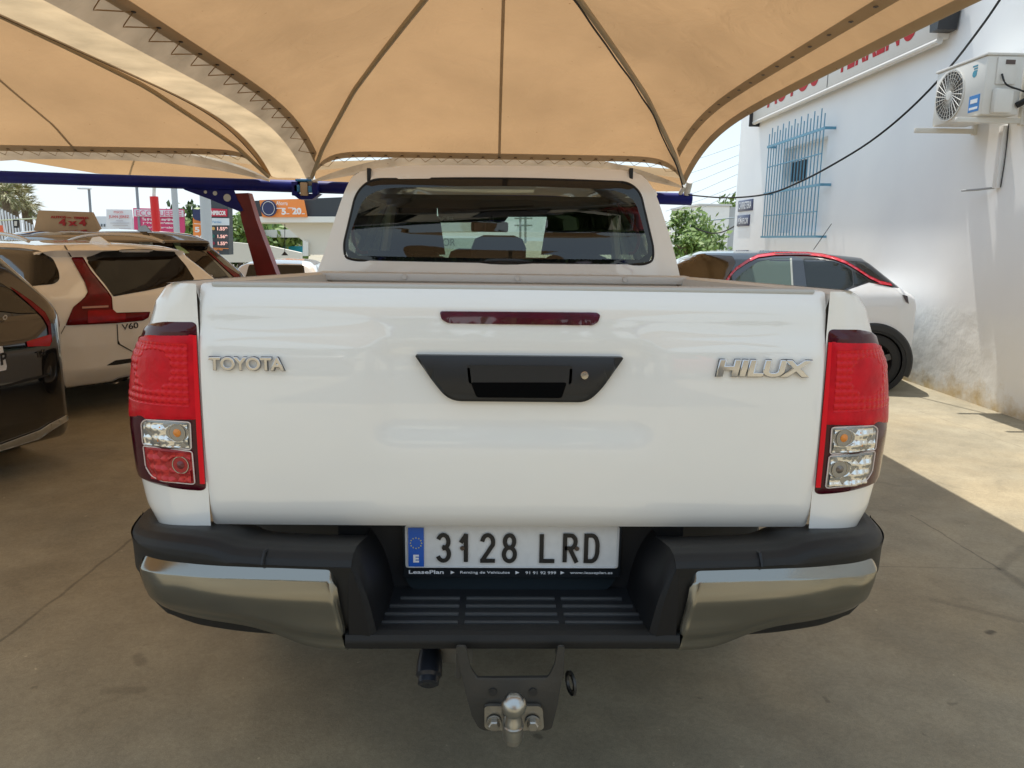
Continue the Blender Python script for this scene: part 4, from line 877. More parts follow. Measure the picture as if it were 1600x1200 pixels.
for pts in ([(560, 318), (683, 318), (683, 336), (689, 349), (696, 398), (545, 398)], [(856, 318), (1000, 318), (1012, 398), (845, 398), (854, 340)]):
    obj('windscreen_poster', prism([wsp(*p) for p in pts], WS, .012, .016), PO, pk)
obj('windscreen_poster', prism([wsp(*p) for p in [(683, 318), (856, 318), (854, 339), (794, 339), (788, 347), (688, 348), (686, 345)]], WS, .012, .016), PO, pk)
a_, b2 = P(682, 344, 1, 3.0), P(706, 344, 1, 3.0)
text('VE', 'poster_letters', mat('poster_letter', (.75, .76, .76), .6), pk, (a_[0], 2.98, a_[2]), (1, 0, 0), (0, 0, 1), .023, w=b2[0]-a_[0]+.01, bold=.03)
q0, q1 = P(736, 346, 1, 2.9), P(794, 363, 1, 2.9)
obj('rear_view_mirror', box(tuple((q0+q1)/2), (q1[0]-q0[0], .03, q0[2]-q1[2]), bev=.012), mat('mirror_shell', (.05, .05, .055), .3), pk)
q = (q0+q1)/2; obj('mirror_glass', box((q[0]-.055, q[1]-.017, q[2]), (.07, .004, .042), bev=.001), mat('mirror_pink', (.45, .25, .26), .2), pk)
obj('mirror_stem', tube([(q[0]+.01, 2.92, q[2]), (q[0]+.01, 3.02, q[2]+.06)], .012), INT, pk)
q0, q1 = P(738, 367, 1, 2.1), P(820, 420, 1, 2.1)
def seat(px0, px1, pytop, Y, nm='seat_back'):
    q0, q1 = P(px0, pytop, 1, Y), P(px1, pytop+60, 1, Y)
    return obj(nm, box(((q0[0]+q1[0])/2, Y, (q0[2]+.85)/2), (q1[0]-q0[0], .16, q0[2]-.85), bev=.06), INT, pk)
seat(737, 821, 367, 2.15, 'head_rest'); seat(560, 650, 391, 2.2); seat(640, 690, 391, 2.8); seat(850, 950, 396, 2.2); seat(700, 800, 388, 2.8); seat(590, 710, 399, 2.0); seat(780, 990, 402, 2.0)
obj('headliner', box((0, 2.45, 1.685), (1.26, 1.1, .02)), INT2, pk)
for sg, pts in ((-1, [(571, 304), (556, 330), (551, 365), (560, 392), (575, 394)]), (1, [(965, 318), (985, 345), (998, 370), (993, 392), (982, 396)])):
    obj('red_grab_strap', tube(spline([tuple(P(x, y, 1, 1.95)) for x, y in pts], 5), .008, 6), mat('strap_red', (.30, .03, .02), .5), pk)
# ------------------------------------------------------------------ cars shaped from side, plan and section outlines
def sdpoly(p, poly):
    poly = [q for i, q in enumerate(poly) if math.dist(q, poly[i-1]) > 1e-6]
    A = np.array(poly); B = np.roll(A, -1, 0); d = np.full(len(p), 1e9); s = np.ones(len(p))
    for a, b in zip(A, B):
        e = b-a; w = p-a; t = np.clip((w@e)/(e@e), 0, 1); q = w-t[:, None]*e; d = np.minimum(d, (q**2).sum(1))
        c1 = p[:, 1] >= a[1]; c2 = p[:, 1] < b[1]; c3 = e[0]*w[:, 1] > e[1]*w[:, 0]
        fl = (c1 & c2 & c3) | (~c1 & ~c2 & ~c3); s = np.where(fl, -s, s)
    return s*np.sqrt(d)
def smax(a, b, k): h = np.maximum(k-np.abs(a-b), 0)/k; return np.maximum(a, b)+h*h*k*.25
def carF(side, plan, sect, k=.07):
    pl2 = plan+[(x, -y) for x, y in plan[::-1]]; se2 = sect+[(-y, z) for y, z in sect[::-1]]
    def F(p):
        a = sdpoly(p[:, [0, 2]], side); b = sdpoly(p[:, [0, 1]], pl2); c = sdpoly(p[:, [1, 2]], se2)
        return smax(smax(a, b, k), c, k)
    return F
def carmesh(F, c, hd, n=46):
    bm = bmesh.new(); P0 = []; faces = []
    idx = {}
    for ax in range(3):
        for sg in (-1, 1):
            for i in range(n+1):
                for j in range(n+1):
                    u, v = 2*i/n-1, 2*j/n-1; q = [0, 0, 0]; q[ax] = sg; q[(ax+1) % 3] = u; q[(ax+2) % 3] = v
                    key = tuple(round(t*n) for t in q)
                    if key not in idx: idx[key] = len(P0); P0.append(q)
            for i in range(n):
                for j in range(n):
                    ks = []
                    for a, b in ((i, j), (i+1, j), (i+1, j+1), (i, j+1)):
                        q = [0, 0, 0]; q[ax] = sg; q[(ax+1) % 3] = 2*a/n-1; q[(ax+2) % 3] = 2*b/n-1; ks.append(idx[tuple(round(t*n) for t in q)])
                    faces.append(ks if sg > 0 else ks[::-1])
    D_ = np.array(P0)*np.array(hd); c = np.array(c)
    lo, hi = np.zeros(len(D_)), np.full(len(D_), 1.6)
    for _ in range(22):
        m = (lo+hi)/2; f = F(c+D_*m[:, None]); lo = np.where(f < 0, m, lo); hi = np.where(f < 0, hi, m)
    V = c+D_*lo[:, None]; return V, faces
class Car:
    def __init__(s, name, label, cat, loc, heading, side, plan, sect, paint, group, c, hd, n=46, k=.07, topmat=None, zsplit=None, wheels=(), wr=.40, wz=.34):
        s.t = thing(name, label, cat, loc, group); s.loc = Vector(loc)
        a = heading; s.X = Vector((-math.sin(a), math.cos(a), 0)); s.Yv = Vector((-math.cos(a), -math.sin(a), 0))   # forward, left
        V, F_ = carmesh(carF(side, plan, sect, k), c, hd, n); s.V = V
        Wd = [s.w(*v) for v in V]
        s.bvh = BVHTree.FromPolygons(Wd, F_)
        def mk(fs, nm, m):
            used = sorted({i for f in fs for i in f}); mp = {u: i for i, u in enumerate(used)}
            bm = bmesh.new(); vs = [bm.verts.new(Wd[u]) for u in used]
            for f in fs:
                try: bm.faces.new([vs[mp[i]] for i in f])
                except ValueError: pass
            return obj(nm, bm, m, s.t, sharp=50)
        hw_ = max(abs(v[1]) for v in V)
        F_ = [f for f in F_ if not any((V[f].mean(0)[0]-x)**2+(V[f].mean(0)[2]-wz)**2 < wr*wr and abs(V[f].mean(0)[1]) > hw_*.6 for x in wheels)]
        if zsplit:
            up = [f for f in F_ if zsplit(V[f].mean(0))]; dn = [f for f in F_ if not zsplit(V[f].mean(0))]
            s.body = mk(dn, 'body', paint); s.top = mk(up, 'roof', topmat)
        else: s.body = mk(F_, 'body', paint)
    def w(s, x, y, z): return s.loc+s.X*float(x)+s.Yv*float(y)+Vector((0, 0, float(z)))
    def hit(s, px, py, off):
        o = Vector(CP); d = Vector(ray(px, py)).normalized(); h, n, i, _ = s.bvh.ray_cast(o, d)
        if h is None:
            # nearest body point along the sight line
            best = None
            for k in range(60):
                p = o+d*(2+k*.15); q, nn, ii, ds = s.bvh.find_nearest(p)
                if best is None or ds < best[0]: best = (ds, q, nn)
            h, n = best[1], best[2]
        if n.dot(d) > 0: n = -n
        return h+n*off
    def decal(s, name, pts, m, parent=None, off=.004, r=1.2, rh=.002, res=6, t=-.001, rd=2., sm=None):
        poly = rounded(pts, rd, 4) if rd else pts
        return obj(name, panel(poly, lambda x, y, o: s.hit(x, y, off+o), res=res, r=r, rh=rh, t=-t*0-(-.0), h=0), m, parent or s.t)
    def side_decal(s, name, pts, sgn, m, parent=None, off=.004, res=.08, r=.01, rh=.002, rd=.03):
        # outline in the car's own side view, laid on the body
        def mp(x, z, o):
            a = s.w(x, sgn*2.5, z); h, n, i, _ = s.bvh.ray_cast(a, -s.Yv*sgn)
            if h is None: h, n, i, _ = s.bvh.find_nearest(s.w(x, sgn*.8, z))
            if n.dot(s.Yv*sgn) < 0: n = -n
            return h+n*(off+o)
        return obj(name, panel(rounded(pts, rd, 4), mp, res=res, r=r, rh=rh, t=0, h=0), m, parent or s.t)
    def back_decal(s, name, pts, m, parent=None, off=.004, res=.08, r=.01, rh=.002, rd=.03, front=False):
        def mp(y, z, o):
            sg = 1 if front else -1; a = s.w(8 if front else -3, y, z); h, n, i, _ = s.bvh.ray_cast(a, -s.X*sg)
            if h is None: h, n, i, _ = s.bvh.find_nearest(a)
            if n.dot(s.X*sg) < 0: n = -n
            return h+n*(off+o)
        return obj(name, panel(rounded(pts, rd, 4), mp, res=res, r=r, rh=rh, t=0, h=0), m, parent or s.t)
    def wheel(s, x, sgn, R=.34, rim=None, hw=.90, tyre=RUB, spokes=5):
        a = s.w(x, sgn*(hw-.22), R); ax = s.Yv*sgn
        arch = lathe(s.w(x, sgn*(hw-.25), R+.01), ax, [(.0, .0), (.0, R+.06), (.262, R+.06)], 36)
        for v in arch.verts:
            pass
        w_ = obj('wheel', lathe(a, ax, [(0, 0), (0, R*.9), (.02, R*.98), (.05, R), (.18, R), (.21, R*.96), (.222, R*.86), (.215, R*.68)], 40), tyre, s.t)
        obj('wheel_well', lathe(s.w(x, sgn*(hw-.0), R+.01), ax, [(-.20, .0), (-.20, R+.055), (.012, R+.055), (.012, R*.99)], 36), BLACKM, w_)
        bm = bmesh.new(); addlathe(bm, a, ax, [(.215, R*.70), (.20, R*.66), (.14, R*.62)], 36)
        for q in range(spokes):
            an = 2*PI*q/spokes+.3; d = s.X*math.cos(an)+Vector((0, 0, 1))*math.sin(an); e = s.X*-math.sin(an)+Vector((0, 0, 1))*math.cos(an); b = a+ax*.20
            vs = [b+e*.045+ax*.005, b-e*.045+ax*.005, b+d*R*.66-e*.03, b+d*R*.66+e*.03]
            lo = [v-ax*.035 for v in vs]; A_ = [bm.verts.new(v) for v in vs]; B_ = [bm.verts.new(v) for v in lo]
            bm.faces.new(A_)
            for k in range(4): bm.faces.new((A_[k], B_[k], B_[(k+1) % 4], A_[(k+1) % 4]))
        addlathe(bm, a, ax, [(.19, .06), (.215, .05), (.218, 0)], 20)
        obj('rim', bm, rim or mat('alloy', (.4, .4, .4), .3, .9), w_)
        return w_
def wag(L, W_, H, sp=1.33, tail=.30, zl=.24):
    side = [(.16, zl), (.02, zl+.16), (0, .60), (.02, .80), (.09, .98), (.16, 1.04), (tail+.17, sp-.03), (tail+.10, sp+.01), (tail+.42, H-.035), (1.35, H), (2.2, H-.005), (2.75, H-.05), (3.65, .98), (4.35, .88), (L-.10, .72), (L, .5), (L-.08, zl)]
    w = W_/2
    plan = [(0, 0), (0, w*.62), (.05, w*.80), (.22, w*.95), (.7, w), (L-1.2, w), (L-.35, w*.90), (L-.06, w*.62), (L, 0)]
    sect = [(0, zl-.02), (w*.86, zl-.02), (w*.97, zl+.12), (w, .62), (w*.985, .86), (w*.93, 1.0), (w*.70, H-.10), (w*.60, H-.035), (w*.40, H-.005), (0, H+.02)]
    return side, plan, sect
CARG = 'wagons parked at an angle on the left'
R_ = math.radians
# white wagon
s_, p_, c_ = wag(4.76, 1.86, 1.44, 1.34)
a = R_(53)
def place(rear_left, a, W_):  # car origin = rear centre on the ground
    X = Vector((-math.sin(a), math.cos(a), 0)); Yv = Vector((-math.cos(a), -math.sin(a), 0)); return tuple(Vector((rear_left[0], rear_left[1], 0))-Yv*(W_/2))
WPV = mat('wagon_white_paint', (.90, .89, .86), .3, coat=1, noise=.03)
v60 = Car('wagon_car', 'white wagon with roof rails and tall red tail lamps, second car from the left edge', 'car', place((-3.55, 4.22), a, 1.86), a, s_, p_, c_, WPV, CARG, (2.2, 0, .72), (2.4, .95, .75), 64, wheels=(.98, 3.85))
BPT = mat('black_car_paint', (.004, .004, .005), .12, coat=1, spec=.6)
s_, p_, c_ = wag(4.75, 1.9, 1.56, 1.42, zl=.17)
ab = R_(66)
blk = Car('wagon_car', 'glossy black crossover cut off by the left edge, silver skid trim under its bumper', 'car', place((-3.44, 1.60), ab, 1.9), ab, s_, p_, c_, BPT, CARG, (2.2, 0, .78), (2.4, .95, .8), 56, wheels=(.98, 3.85))
s_, p_, c_ = wag(4.85, 1.9, 1.56, 1.40, .42)
dw = Car('wagon_car', 'black wagon behind the white wagon with a roof aerial and a board on its roof', 'car', place((-4.0, 6.2), R_(53), 1.9), R_(53), s_, p_, c_, BPT, CARG, (2.2, 0, .78), (2.4, .95, .8), 56, wheels=(.98, 3.9))
# ---- white wagon details, traced on its own body
G_ = DGLASS
v60.decal('side_window', [(-30, 386), (30, 387.5), (62, 392), (83, 405), (92, 425), (93, 438), (84, 444), (40, 448), (-30, 452)], mat('side_glass_dark', (.012, .011, .009), .04, spec=.3), rd=5)
rwv = v60.decal('rear_window', [(136, 409), (150, 400), (175, 394), (272, 394), (290, 415), (304, 437), (262, 447), (231, 454), (177, 463.5), (165, 446), (150, 428)], mat('rear_glass_brown', (.010, .007, .004), .05, spec=.25), rd=3)
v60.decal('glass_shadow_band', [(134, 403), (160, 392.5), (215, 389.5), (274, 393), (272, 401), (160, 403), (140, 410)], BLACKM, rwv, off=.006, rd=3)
lampm = mat('wagon_lamp_red', (.20, .004, .010), .22, spec=.25, noise=.5, nscale=9)
tlv = v60.decal('tail_lamp', [(111, 403.5), (129, 403), (141, 423), (168, 456), (174, 465), (175.5, 486), (180, 489), (234, 487.5), (231, 496.5), (222, 501), (180, 505), (102, 508.5), (114, 480), (132, 465), (137, 457), (132, 441), (120, 420)], lampm, off=.012, r=1.6, rh=.010, res=5, rd=2)
v60.decal('light_strip', [(127, 480), (168, 478), (168, 481), (127, 483)], mat('lamp_strip', (.55, .30, .26), .2), tlv, off=.018, rd=0, r=.3)
v60.decal('red_field', [(136, 486), (176, 484), (180, 490), (196, 490), (194, 500), (136, 505)], mat('wagon_lamp_bright', (.40, .006, .012), .25, spec=.25, noise=.5, nscale=14), tlv, off=.015, rd=2, r=.6)
v60.decal('bumper_vent', [(166, 571), (180, 563), (212, 559), (214, 565), (182, 570)], BLACKM, rd=1)
v60.decal('lower_cladding', [(60, 609), (99, 606), (168, 600), (184, 590), (232, 580), (232, 640), (60, 650)], mat('cladding_black', (.008, .008, .008), .5), off=.012, rd=3)
v60.decal('spoiler_seam', [(100, 384.5), (102, 384), (112, 401.5), (110.5, 402)], BLACKM, rd=0, r=.2)
v60.decal('hatch_seam', [(182, 507), (183.4, 507), (185, 536), (207, 548.5), (206.5, 549.8), (183.6, 537.5)], BLACKM, rd=0, r=.2)
v60.decal('body_seam', [(101, 509), (102.5, 509), (82, 548), (80, 548)], mat('seam_grey', (.2, .19, .17), .6), rd=0, r=.2)
# roof rail on the near side
def on_car(c, px, py, off=0): return c.hit(px, py, off)
railp = [(20, 383), (38, 368), (60, 363.5), (100, 364.5), (118, 369)]
zr = lambda px, py, z: Vector(P(px, py, 2, z))
def railpt(c, x, y, z): return c.w(x, y, z)
obj('roof_rail', tube(spline([v60.w(x, .60, z) for x, z in ((3.0, 1.30), (2.7, 1.40), (2.2, 1.475), (1.5, 1.49), (1.0, 1.465), (.75, 1.425))], 5), .016, 8), mat('rail_silver', (.55, .55, .54), .25, .9), v60.t)
obj('roof_rail', tube(spline([v60.w(x, -.60, z) for x, z in ((3.0, 1.30), (2.7, 1.40), (2.2, 1.475), (1.5, 1.49), (1.0, 1.465), (.75, 1.425))], 5), .016, 8), mat('rail_silver', (.55, .55, .54), .25, .9), v60.t)
obj('roof_aerial', panel(rounded([(.62, 1.40), (.80, 1.47), (.94, 1.46), (1.02, 1.40)], .02), lambda x, z, o: v60.w(x, o, z), res=.1, r=.02, t=.03), WPV, v60.t)
text('V60', 'badge', CHROME, v60.t, v60.hit(190, 516, .005), tuple(v60.hit(211, 513, .005)-v60.hit(190, 516, .005)), (0, 0, 1), .050, ext=.002, bold=.01, sx=1.3)
obj('exhaust_trim', tube(spline([tuple(v60.hit(x, y, .02)) for x, y in ((178, 606), (184, 599), (196, 594), (215, 592))], 4), .008, 6), mat('rail_silver', (.55, .55, .54), .25, .9), v60.t)
for c, xs2 in ((v60, (.98, 3.85)), (blk, (.98, 3.85)), (dw, (.98, 3.9))):
    for x in xs2:
        for sg in (-1, 1): c.wheel(x, sg, .34, hw=.925)
# ---- black crossover at the left edge
blk.decal('rear_window', [(-40, 440), (0, 442), (15, 452), (44, 476), (60, 489), (30, 490), (-40, 482)], mat('rear_glass_black', (.03, .026, .018), .05, spec=.6), rd=3)
blk.decal('lamp_edge', [(14, 449), (22, 453), (50, 472), (70, 489), (78, 505), (80, 535), (76, 535), (74, 510), (66, 496), (44, 475)], lampm, off=.008, rd=1, r=.8)
blk.decal('tail_lamp', [(40, 534), (76, 523), (79, 523), (79, 533), (76, 541), (42, 542)], mat('lamp_red_dim', (.42, .006, .012), .25), off=.010, rd=1, r=.8)
blk.decal('boot_black_strip', [(0, 604), (40, 592), (76, 584), (76, 587), (42, 596), (0, 607)], mat('cladding_black', (.008, .008, .008), .5), rd=0, r=.3)  # thin matte black strip across the tail
sk = mat('skid_silver', (.62, .59, .52), .35, .6)
blk.decal('skid_trim', [(-30, 702), (0, 694), (62, 671), (76, 662), (103, 648), (104, 656), (80, 670), (60, 684), (-30, 712)], sk, off=.012, r=1, rh=.008, rd=2)
pb_ = blk.decal('number_plate', [(-30, 545), (2, 541), (9, 572), (8, 578), (-30, 586)], mat('plate_white2', (.7, .7, .69), .4), off=.01, rd=1)
q = blk.hit(-1, 571, .016); text('P', 'digit', PB, pb_, q, tuple(blk.hit(8, 568, .016)-q), (0, 0, 1), .07, w=.04, ext=.001, bold=.03)
q = blk.hit(58, 560, .010); text('T6', 'badge', CHROME, blk.t, q, tuple(blk.hit(71, 554, .01)-q), (0, 0, 1), .04, ext=.002, bold=.02)
q = blk.hit(3, 502, .010); text('o', 'badge', CHROME, blk.t, q, tuple(blk.hit(13, 500, .01)-q), (0, 0, 1), .03, ext=.002, bold=.02)
# ---- black wagon behind
dw.decal('rear_window', [(206, 392), (232, 388), (300, 388), (318, 393), (350, 425), (362, 440), (250, 446), (240, 420)], mat('rear_glass_deep', (.012, .010, .008), .05, spec=.6), rd=3)
dw.decal('tail_lamp', [(322, 392), (328, 394), (350, 414), (374, 430), (374, 434), (366, 434), (345, 414)], lampm, off=.008, rd=1, r=.8)
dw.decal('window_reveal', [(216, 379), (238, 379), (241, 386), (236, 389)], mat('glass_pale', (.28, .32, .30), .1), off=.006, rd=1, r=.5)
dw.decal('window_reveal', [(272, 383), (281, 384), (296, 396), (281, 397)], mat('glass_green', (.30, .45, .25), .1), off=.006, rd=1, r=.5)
obj('roof_aerial', panel(rounded([(.72, 1.52), (.84, 1.60), (.95, 1.59), (1.04, 1.52)], .02), lambda x, z, o: dw.w(x, o, z), res=.1, r=.02, t=.03), BPT, dw.t)
for y in (): obj('roof_rail', tube(spline([dw.w(x, y, z) for x, z in ((3.1, 1.38), (2.8, 1.50), (2.2, 1.585), (1.5, 1.60), (1.0, 1.57), (.8, 1.53))], 5), .016, 8), mat('rail_dark', (.02, .02, .03), .25, .5), dw.t)
q = dw.hit(306, 436, .01); text('VO', 'badge', CHROME, dw.t, q, tuple(dw.hit(330, 434, .01)-q), (0, 0, 1), .03, w=.22, ext=.002, bold=.02)
# board standing on the black wagon's roof
YB = 8.0
br_ = thing('roof_board', 'beige trapezoid board with red 4 x 4 lettering standing on the black wagon', 'sign', tuple(P(107, 352, 1, YB)))
bpz = xz([(61, 328.5), (143, 331.5), (158, 362), (53, 362)], YB)
obj('board', prism(bpz, lambda x, z, o: (x, YB+o, z), -.01, .05), mat('board_beige', (.50, .41, .29), .6, noise=.1), br_, smooth=False)
RD2 = mat('lettering_red', (.42, .01, .02), .5)
def ptext(s_, nm, m, par, x0, y0, x1, y1, hpx, Y, **kw):       # text laid on a plane Y from photo pixels
    a_, b2 = P(x0, y0, 1, Y), P(x1, y1, 1, Y); sc = (Y-CP[1])/1200
    return text(s_, nm, m, par, tuple(a_), (1, 0, 0), (0, 0, 1), hpx*sc, w=b2[0]-a_[0], **kw)
ptext('AUTOS', 'lettering', RD2, br_, 79, 341, 103, 341, 3.6, YB-.02, bold=.03); ptext('DEL', 'lettering', RD2, br_, 105, 341, 112, 341, 1.6, YB-.02, bold=.02); ptext('TERRENO', 'lettering', RD2, br_, 115, 342, 138, 342, 3.4, YB-.02, bold=.03)
ptext('4 x 4', 'lettering', RD2, br_, 92, 352.5, 135, 354, 10, YB-.02, bold=.05)
# ---- white crossover with black roof on the right
sideM = [(.10, .26), (.02, .42), (0, .62), (.0, .86), (.07, .97), (.22, 1.06), (.56, 1.36), (.95, 1.41), (1.6, 1.43), (2.2, 1.40), (3.05, .98), (3.8, .88), (4.05, .74), (4.12, .5), (4.05, .26)]
w = .90
planM = [(0, 0), (0, w*.66), (.06, w*.85), (.25, w*.97), (.8, w), (3.2, w), (3.9, w*.86), (4.08, w*.6), (4.12, 0)]
sectM = [(0, .24), (w*.88, .24), (w*.98, .40), (w, .66), (w*.97, .88), (w*.92, .99), (w*.66, 1.32), (w*.52, 1.395), (w*.35, 1.42), (0, 1.44)]
am = R_(80)
Xm = Vector((-math.sin(am), math.cos(am), 0))
mk_loc = (4.50, 6.84, 0)
mok = Car('crossover_car', 'white crossover with black roof and red roofline strip parked against the white wall', 'car', mk_loc, am, sideM, planM, sectM, mat('crossover_white', (.80, .81, .82), .28, coat=1), None, (2.0, 0, .72), (2.1, .92, .75), 84, wheels=(.48, 3.1), wr=.345, wz=.30,
          topmat=mat('roof_black', (.008, .008, .010), .15, coat=1), zsplit=lambda p: p[2] > .985+.08*max(0, min(1, (.9-p[0])/.6)) and p[0] > .1 and p[0] < 3.0)
GG = mat('window_green_glass', (.10, .15, .13), .06, spec=.6)
mok.decal('front_window', [(1143, 444), (1158, 428), (1184, 409), (1210, 404), (1236, 404), (1239, 458), (1143, 458)], GG, rd=3)
mok.decal('rear_window', [(1255, 404.5), (1285, 405.5), (1315, 413), (1331, 423), (1333, 446), (1311, 456), (1262, 456)], mat('window_dark_glass', (.015, .02, .02), .05, spec=.6), rd=3)
mok.decal('quarter_window', [(1333, 424), (1356, 438), (1347, 443), (1335, 446)], mat('window_dark_glass', (.015, .02, .02), .05, spec=.6), rd=1)
mok.decal('window_post', [(1234, 403.5), (1237, 403.5), (1240, 458), (1237, 458)], mat('pillar_pale', (.45, .5, .48), .3), off=.008, rd=0, r=.4)
mok.decal('windscreen', [(1060, 405), (1090, 398), (1144, 400.5), (1150, 410), (1131, 441), (1062, 441)], mat('windscreen_brown', (.13, .085, .04), .06, spec=.6, noise=.7, nscale=2), rd=3)
rl = [(1131, 442), (1141, 428), (1150, 418), (1168, 406), (1184, 398.5), (1210, 395), (1235, 394.5), (1262, 395), (1285, 397.5), (1304, 402), (1322, 408.5), (1340, 419), (1358, 431), (1375, 439), (1391, 443), (1394, 447)]
rl2 = [(x+.5, y+4.6) for x, y in rl[::-1]]; rl2[0] = (1372, 447); rl2[1] = (1366, 443.5)
mok.decal('red_roof_strip', rl+rl2[1:-1]+[(1137, 442)], mat('strip_red', (.62, .01, .03), .25, coat=1), off=.010, r=1, rh=.004, res=5, rd=0)
mok.decal('shoulder', [(1296, 478), (1296, 462), (1311, 458), (1335, 449.5), (1358, 441.5), (1378, 446), (1396, 450), (1410, 461), (1414, 478)], MATS['crossover_white'], off=.003, r=1, rh=.002, res=5, rd=1)
mok.decal('tail_lamp', [(1409, 461), (1417, 463), (1419, 475), (1415, 472)], mat('lamp_smoked', (.03, .01, .012), .2, coat=1), off=.01, rd=1, r=.6)
for x in (.48, 3.1):
    for sg in (-1, 1):
        c_ = mok.w(x, sg*.80, .30); pts_ = []
        def fl_(u, v, c_=c_, sg=sg):
            a_ = PI*(-.12+1.24*u); r_ = (.325, .335, .385, .405, .41)[int(round(v*4))]; d_ = (.09, .112, .108, .085, .03)[int(round(v*4))]
            return c_+mok.X*math.cos(a_)*r_+Vector((0, 0, math.sin(a_)*r_))+mok.Yv*sg*d_
        obj('arch_cladding', grid(fl_, 40, 4), mat('cladding_grey', (.018, .019, .02), .5), mok.t)
for x in (.48, 3.1):
    for sg in (-1, 1): mok.wheel(x, sg, .30, hw=.895, rim=mat('rim_dark', (.10, .10, .11), .25, .8))
obj('roof_whip_aerial', tube([mok.w(.95, 0, 1.43), mok.w(.78, 0, 1.72)], .004, 5), BLACKM, mok.t)
# pale roof of another car beyond it
sideS = [(.10, .26), (0, .5), (.02, .85), (.10, .95), (.45, 1.36), (.9, 1.42), (1.8, 1.44), (2.3, 1.40), (3.1, .98), (3.9, .86), (4.1, .7), (4.12, .5), (4.05, .26)]
def small(label, loc, hdg, paint, group=None):
    c = Car('hatchback_car', label, 'car', loc, hdg, sideS, planM, sectM, paint, group, (2.0, 0, .72), (2.1, .92, .75), 34, wheels=(.80, 3.36))
    c.back_decal('rear_window', [(-.50, 1.02), (.50, 1.02), (.44, 1.34), (-.44, 1.34)], G_)
    for sg in (-1, 1):
        c.side_decal('side_window', [(.62, 1.0), (2.75, 1.0), (2.25, 1.30), (1.1, 1.33), (.75, 1.26)], sg, G_)
        for x in (.80, 3.36): c.wheel(x, sg, .33, hw=.895)
    return c
small('pale silver hatchback whose roof shows just beyond the black-roofed crossover', (3.2, 13.4, -.40), R_(75), mat('silver_paint', (.45, .47, .50), .25, .3, coat=1))
fc = small('white hatchback seen between the red post and the pickup cab', (-3.6, 10.9, -.32), R_(8), mat('hatch_white', (.72, .71, .68), .3, coat=1))
obj('roof_aerial', tube([tuple(P(445, 398, 1, 11.5)), tuple(P(445, 350, 1, 11.8))], .006, 5), BLACKM, fc.t)
obj('aerial_base', lathe(tuple(P(445, 399, 1, 11.5)), (0, 0, 1), [(0, .06), (.03, .035), (.06, .01), (.06, 0)], 12), BLACKM, fc.t)
# ------------------------------------------------------------------ beyond the car park, left
def qp(pts, Y, m, parent, name, th=.1, r=0):
    poly = xz(pts, Y); return obj(name, prism(poly, lambda x, z, o: (x, Y+o, z), 0, th), m, parent, smooth=False)
def groundat(px, Y): return float(P(px, 400, 1, Y)[0])
def sthing(name, label, cat, px, Y, group=None): return thing(name, label, cat, (groundat(px, Y), Y, -.45), group)
GM = mat('lamp_post_grey', (.22, .24, .27), .5)
for px0, px1, pyt, Y, r, lab in ((139, 144, 296, 45, .07, 'grey street lamp above the beige roof board'), (213, 219, 285, 40, .07, 'thin grey pole left of the red flagpole'), (271, 277, 280, 36, .14, 'pale grey pole right of the red flagpole'), (320, 322, 296, 24, .17, 'thick pale column in front of the price totem')):
    t = sthing('street_pole', lab, 'pole', px1, Y); base = P(px1, 372, 1, Y); tp = P(px0, pyt, 1, Y); tp2 = base+(tp-base)*1.0
    obj('pole', tube([(base[0], Y, -.45), tuple(tp2+np.array([0, 0, .0]))] , r, 12), mat('column_pale', (.42, .45, .47), .5) if r > .1 else GM, t)
    if px0 == 139: obj('lamp_head', box(tuple(tp+np.array([-.25, 0, .05])), (.7, .3, .1), bev=.02), mat('lamp_white', (.7, .72, .75), .4), t)
    else: obj('cap', lathe(tuple(tp2), (0, 0, 1), [(0, r*1.05), (.05, r), (.08, 0)], 12), GM, t)
t = sthing('flagpole', 'bright red sleeved pole with white upper part between the two billboards', 'pole', 242, 20)
b_, c_2, d_ = P(247.5, 372, 1, 20), P(240.5, 307, 1, 20), P(243, 285, 1, 20)
obj('red_sleeve', tube([(b_[0], 20, -.45), tuple(c_2)], .11, 16), mat('sleeve_red', (.60, .008, .01), .4), t); obj('white_mast', tube([tuple(c_2), tuple(P(242, 260, 1, 20))], .045, 12), WPOST, t)
t = sthing('billboard', 'white billboard with red name PISOS JUAN JEREZ over the wagons', 'billboard', 186, 38)
qp([(166, 327), (205, 327.5), (208, 362), (167, 362)], 38, mat('board_white', (.68, .69, .72), .5), t, 'panel')
PK = mat('billboard_pink', (.62, .05, .17), .5); PKL = mat('billboard_letter_red', (.55, .10, .10), .5)
ptext('PISOS', 'lettering', PKL, t, 178, 333, 192, 333, 3, 37.9, bold=.01); ptext('JUAN JEREZ', 'lettering', PKL, t, 170, 341.5, 202, 341.5, 5, 37.9, bold=.02)
for y, x0_, x1_ in ((345, 181, 192), (348.5, 172, 202), (352, 176, 200), (357, 186, 204)): qp([(x0_, y-.5), (x1_, y-.5), (x1_, y+.5), (x0_, y+.5)], 37.9, mat('line_grey', (.45, .42, .45), .6), t, 'text_line', .02)
obj('leg', tube([tuple(P(170, 360, 1, 38.2)), tuple(P(170, 378, 1, 38.2))], .1), GM, t); obj('leg', tube([tuple(P(204, 360, 1, 38.2)), tuple(P(204, 378, 1, 38.2))], .1), GM, t)
t = sthing('billboard', 'pink and white furniture billboard behind the red pole', 'billboard', 248, 40)
qp([(208, 325), (287, 327), (289, 367), (210, 366)], 40, PK, t, 'panel'); qp([(209.5, 327), (286, 328.5), (286.5, 339), (209.5, 338)], 39.9, mat('board_white', (.68, .69, .72), .5), t, 'upper_panel', .05)
ptext('ECOMUEBLE', 'lettering', PK, t, 213, 337, 284, 338, 8, 39.8, bold=.0)
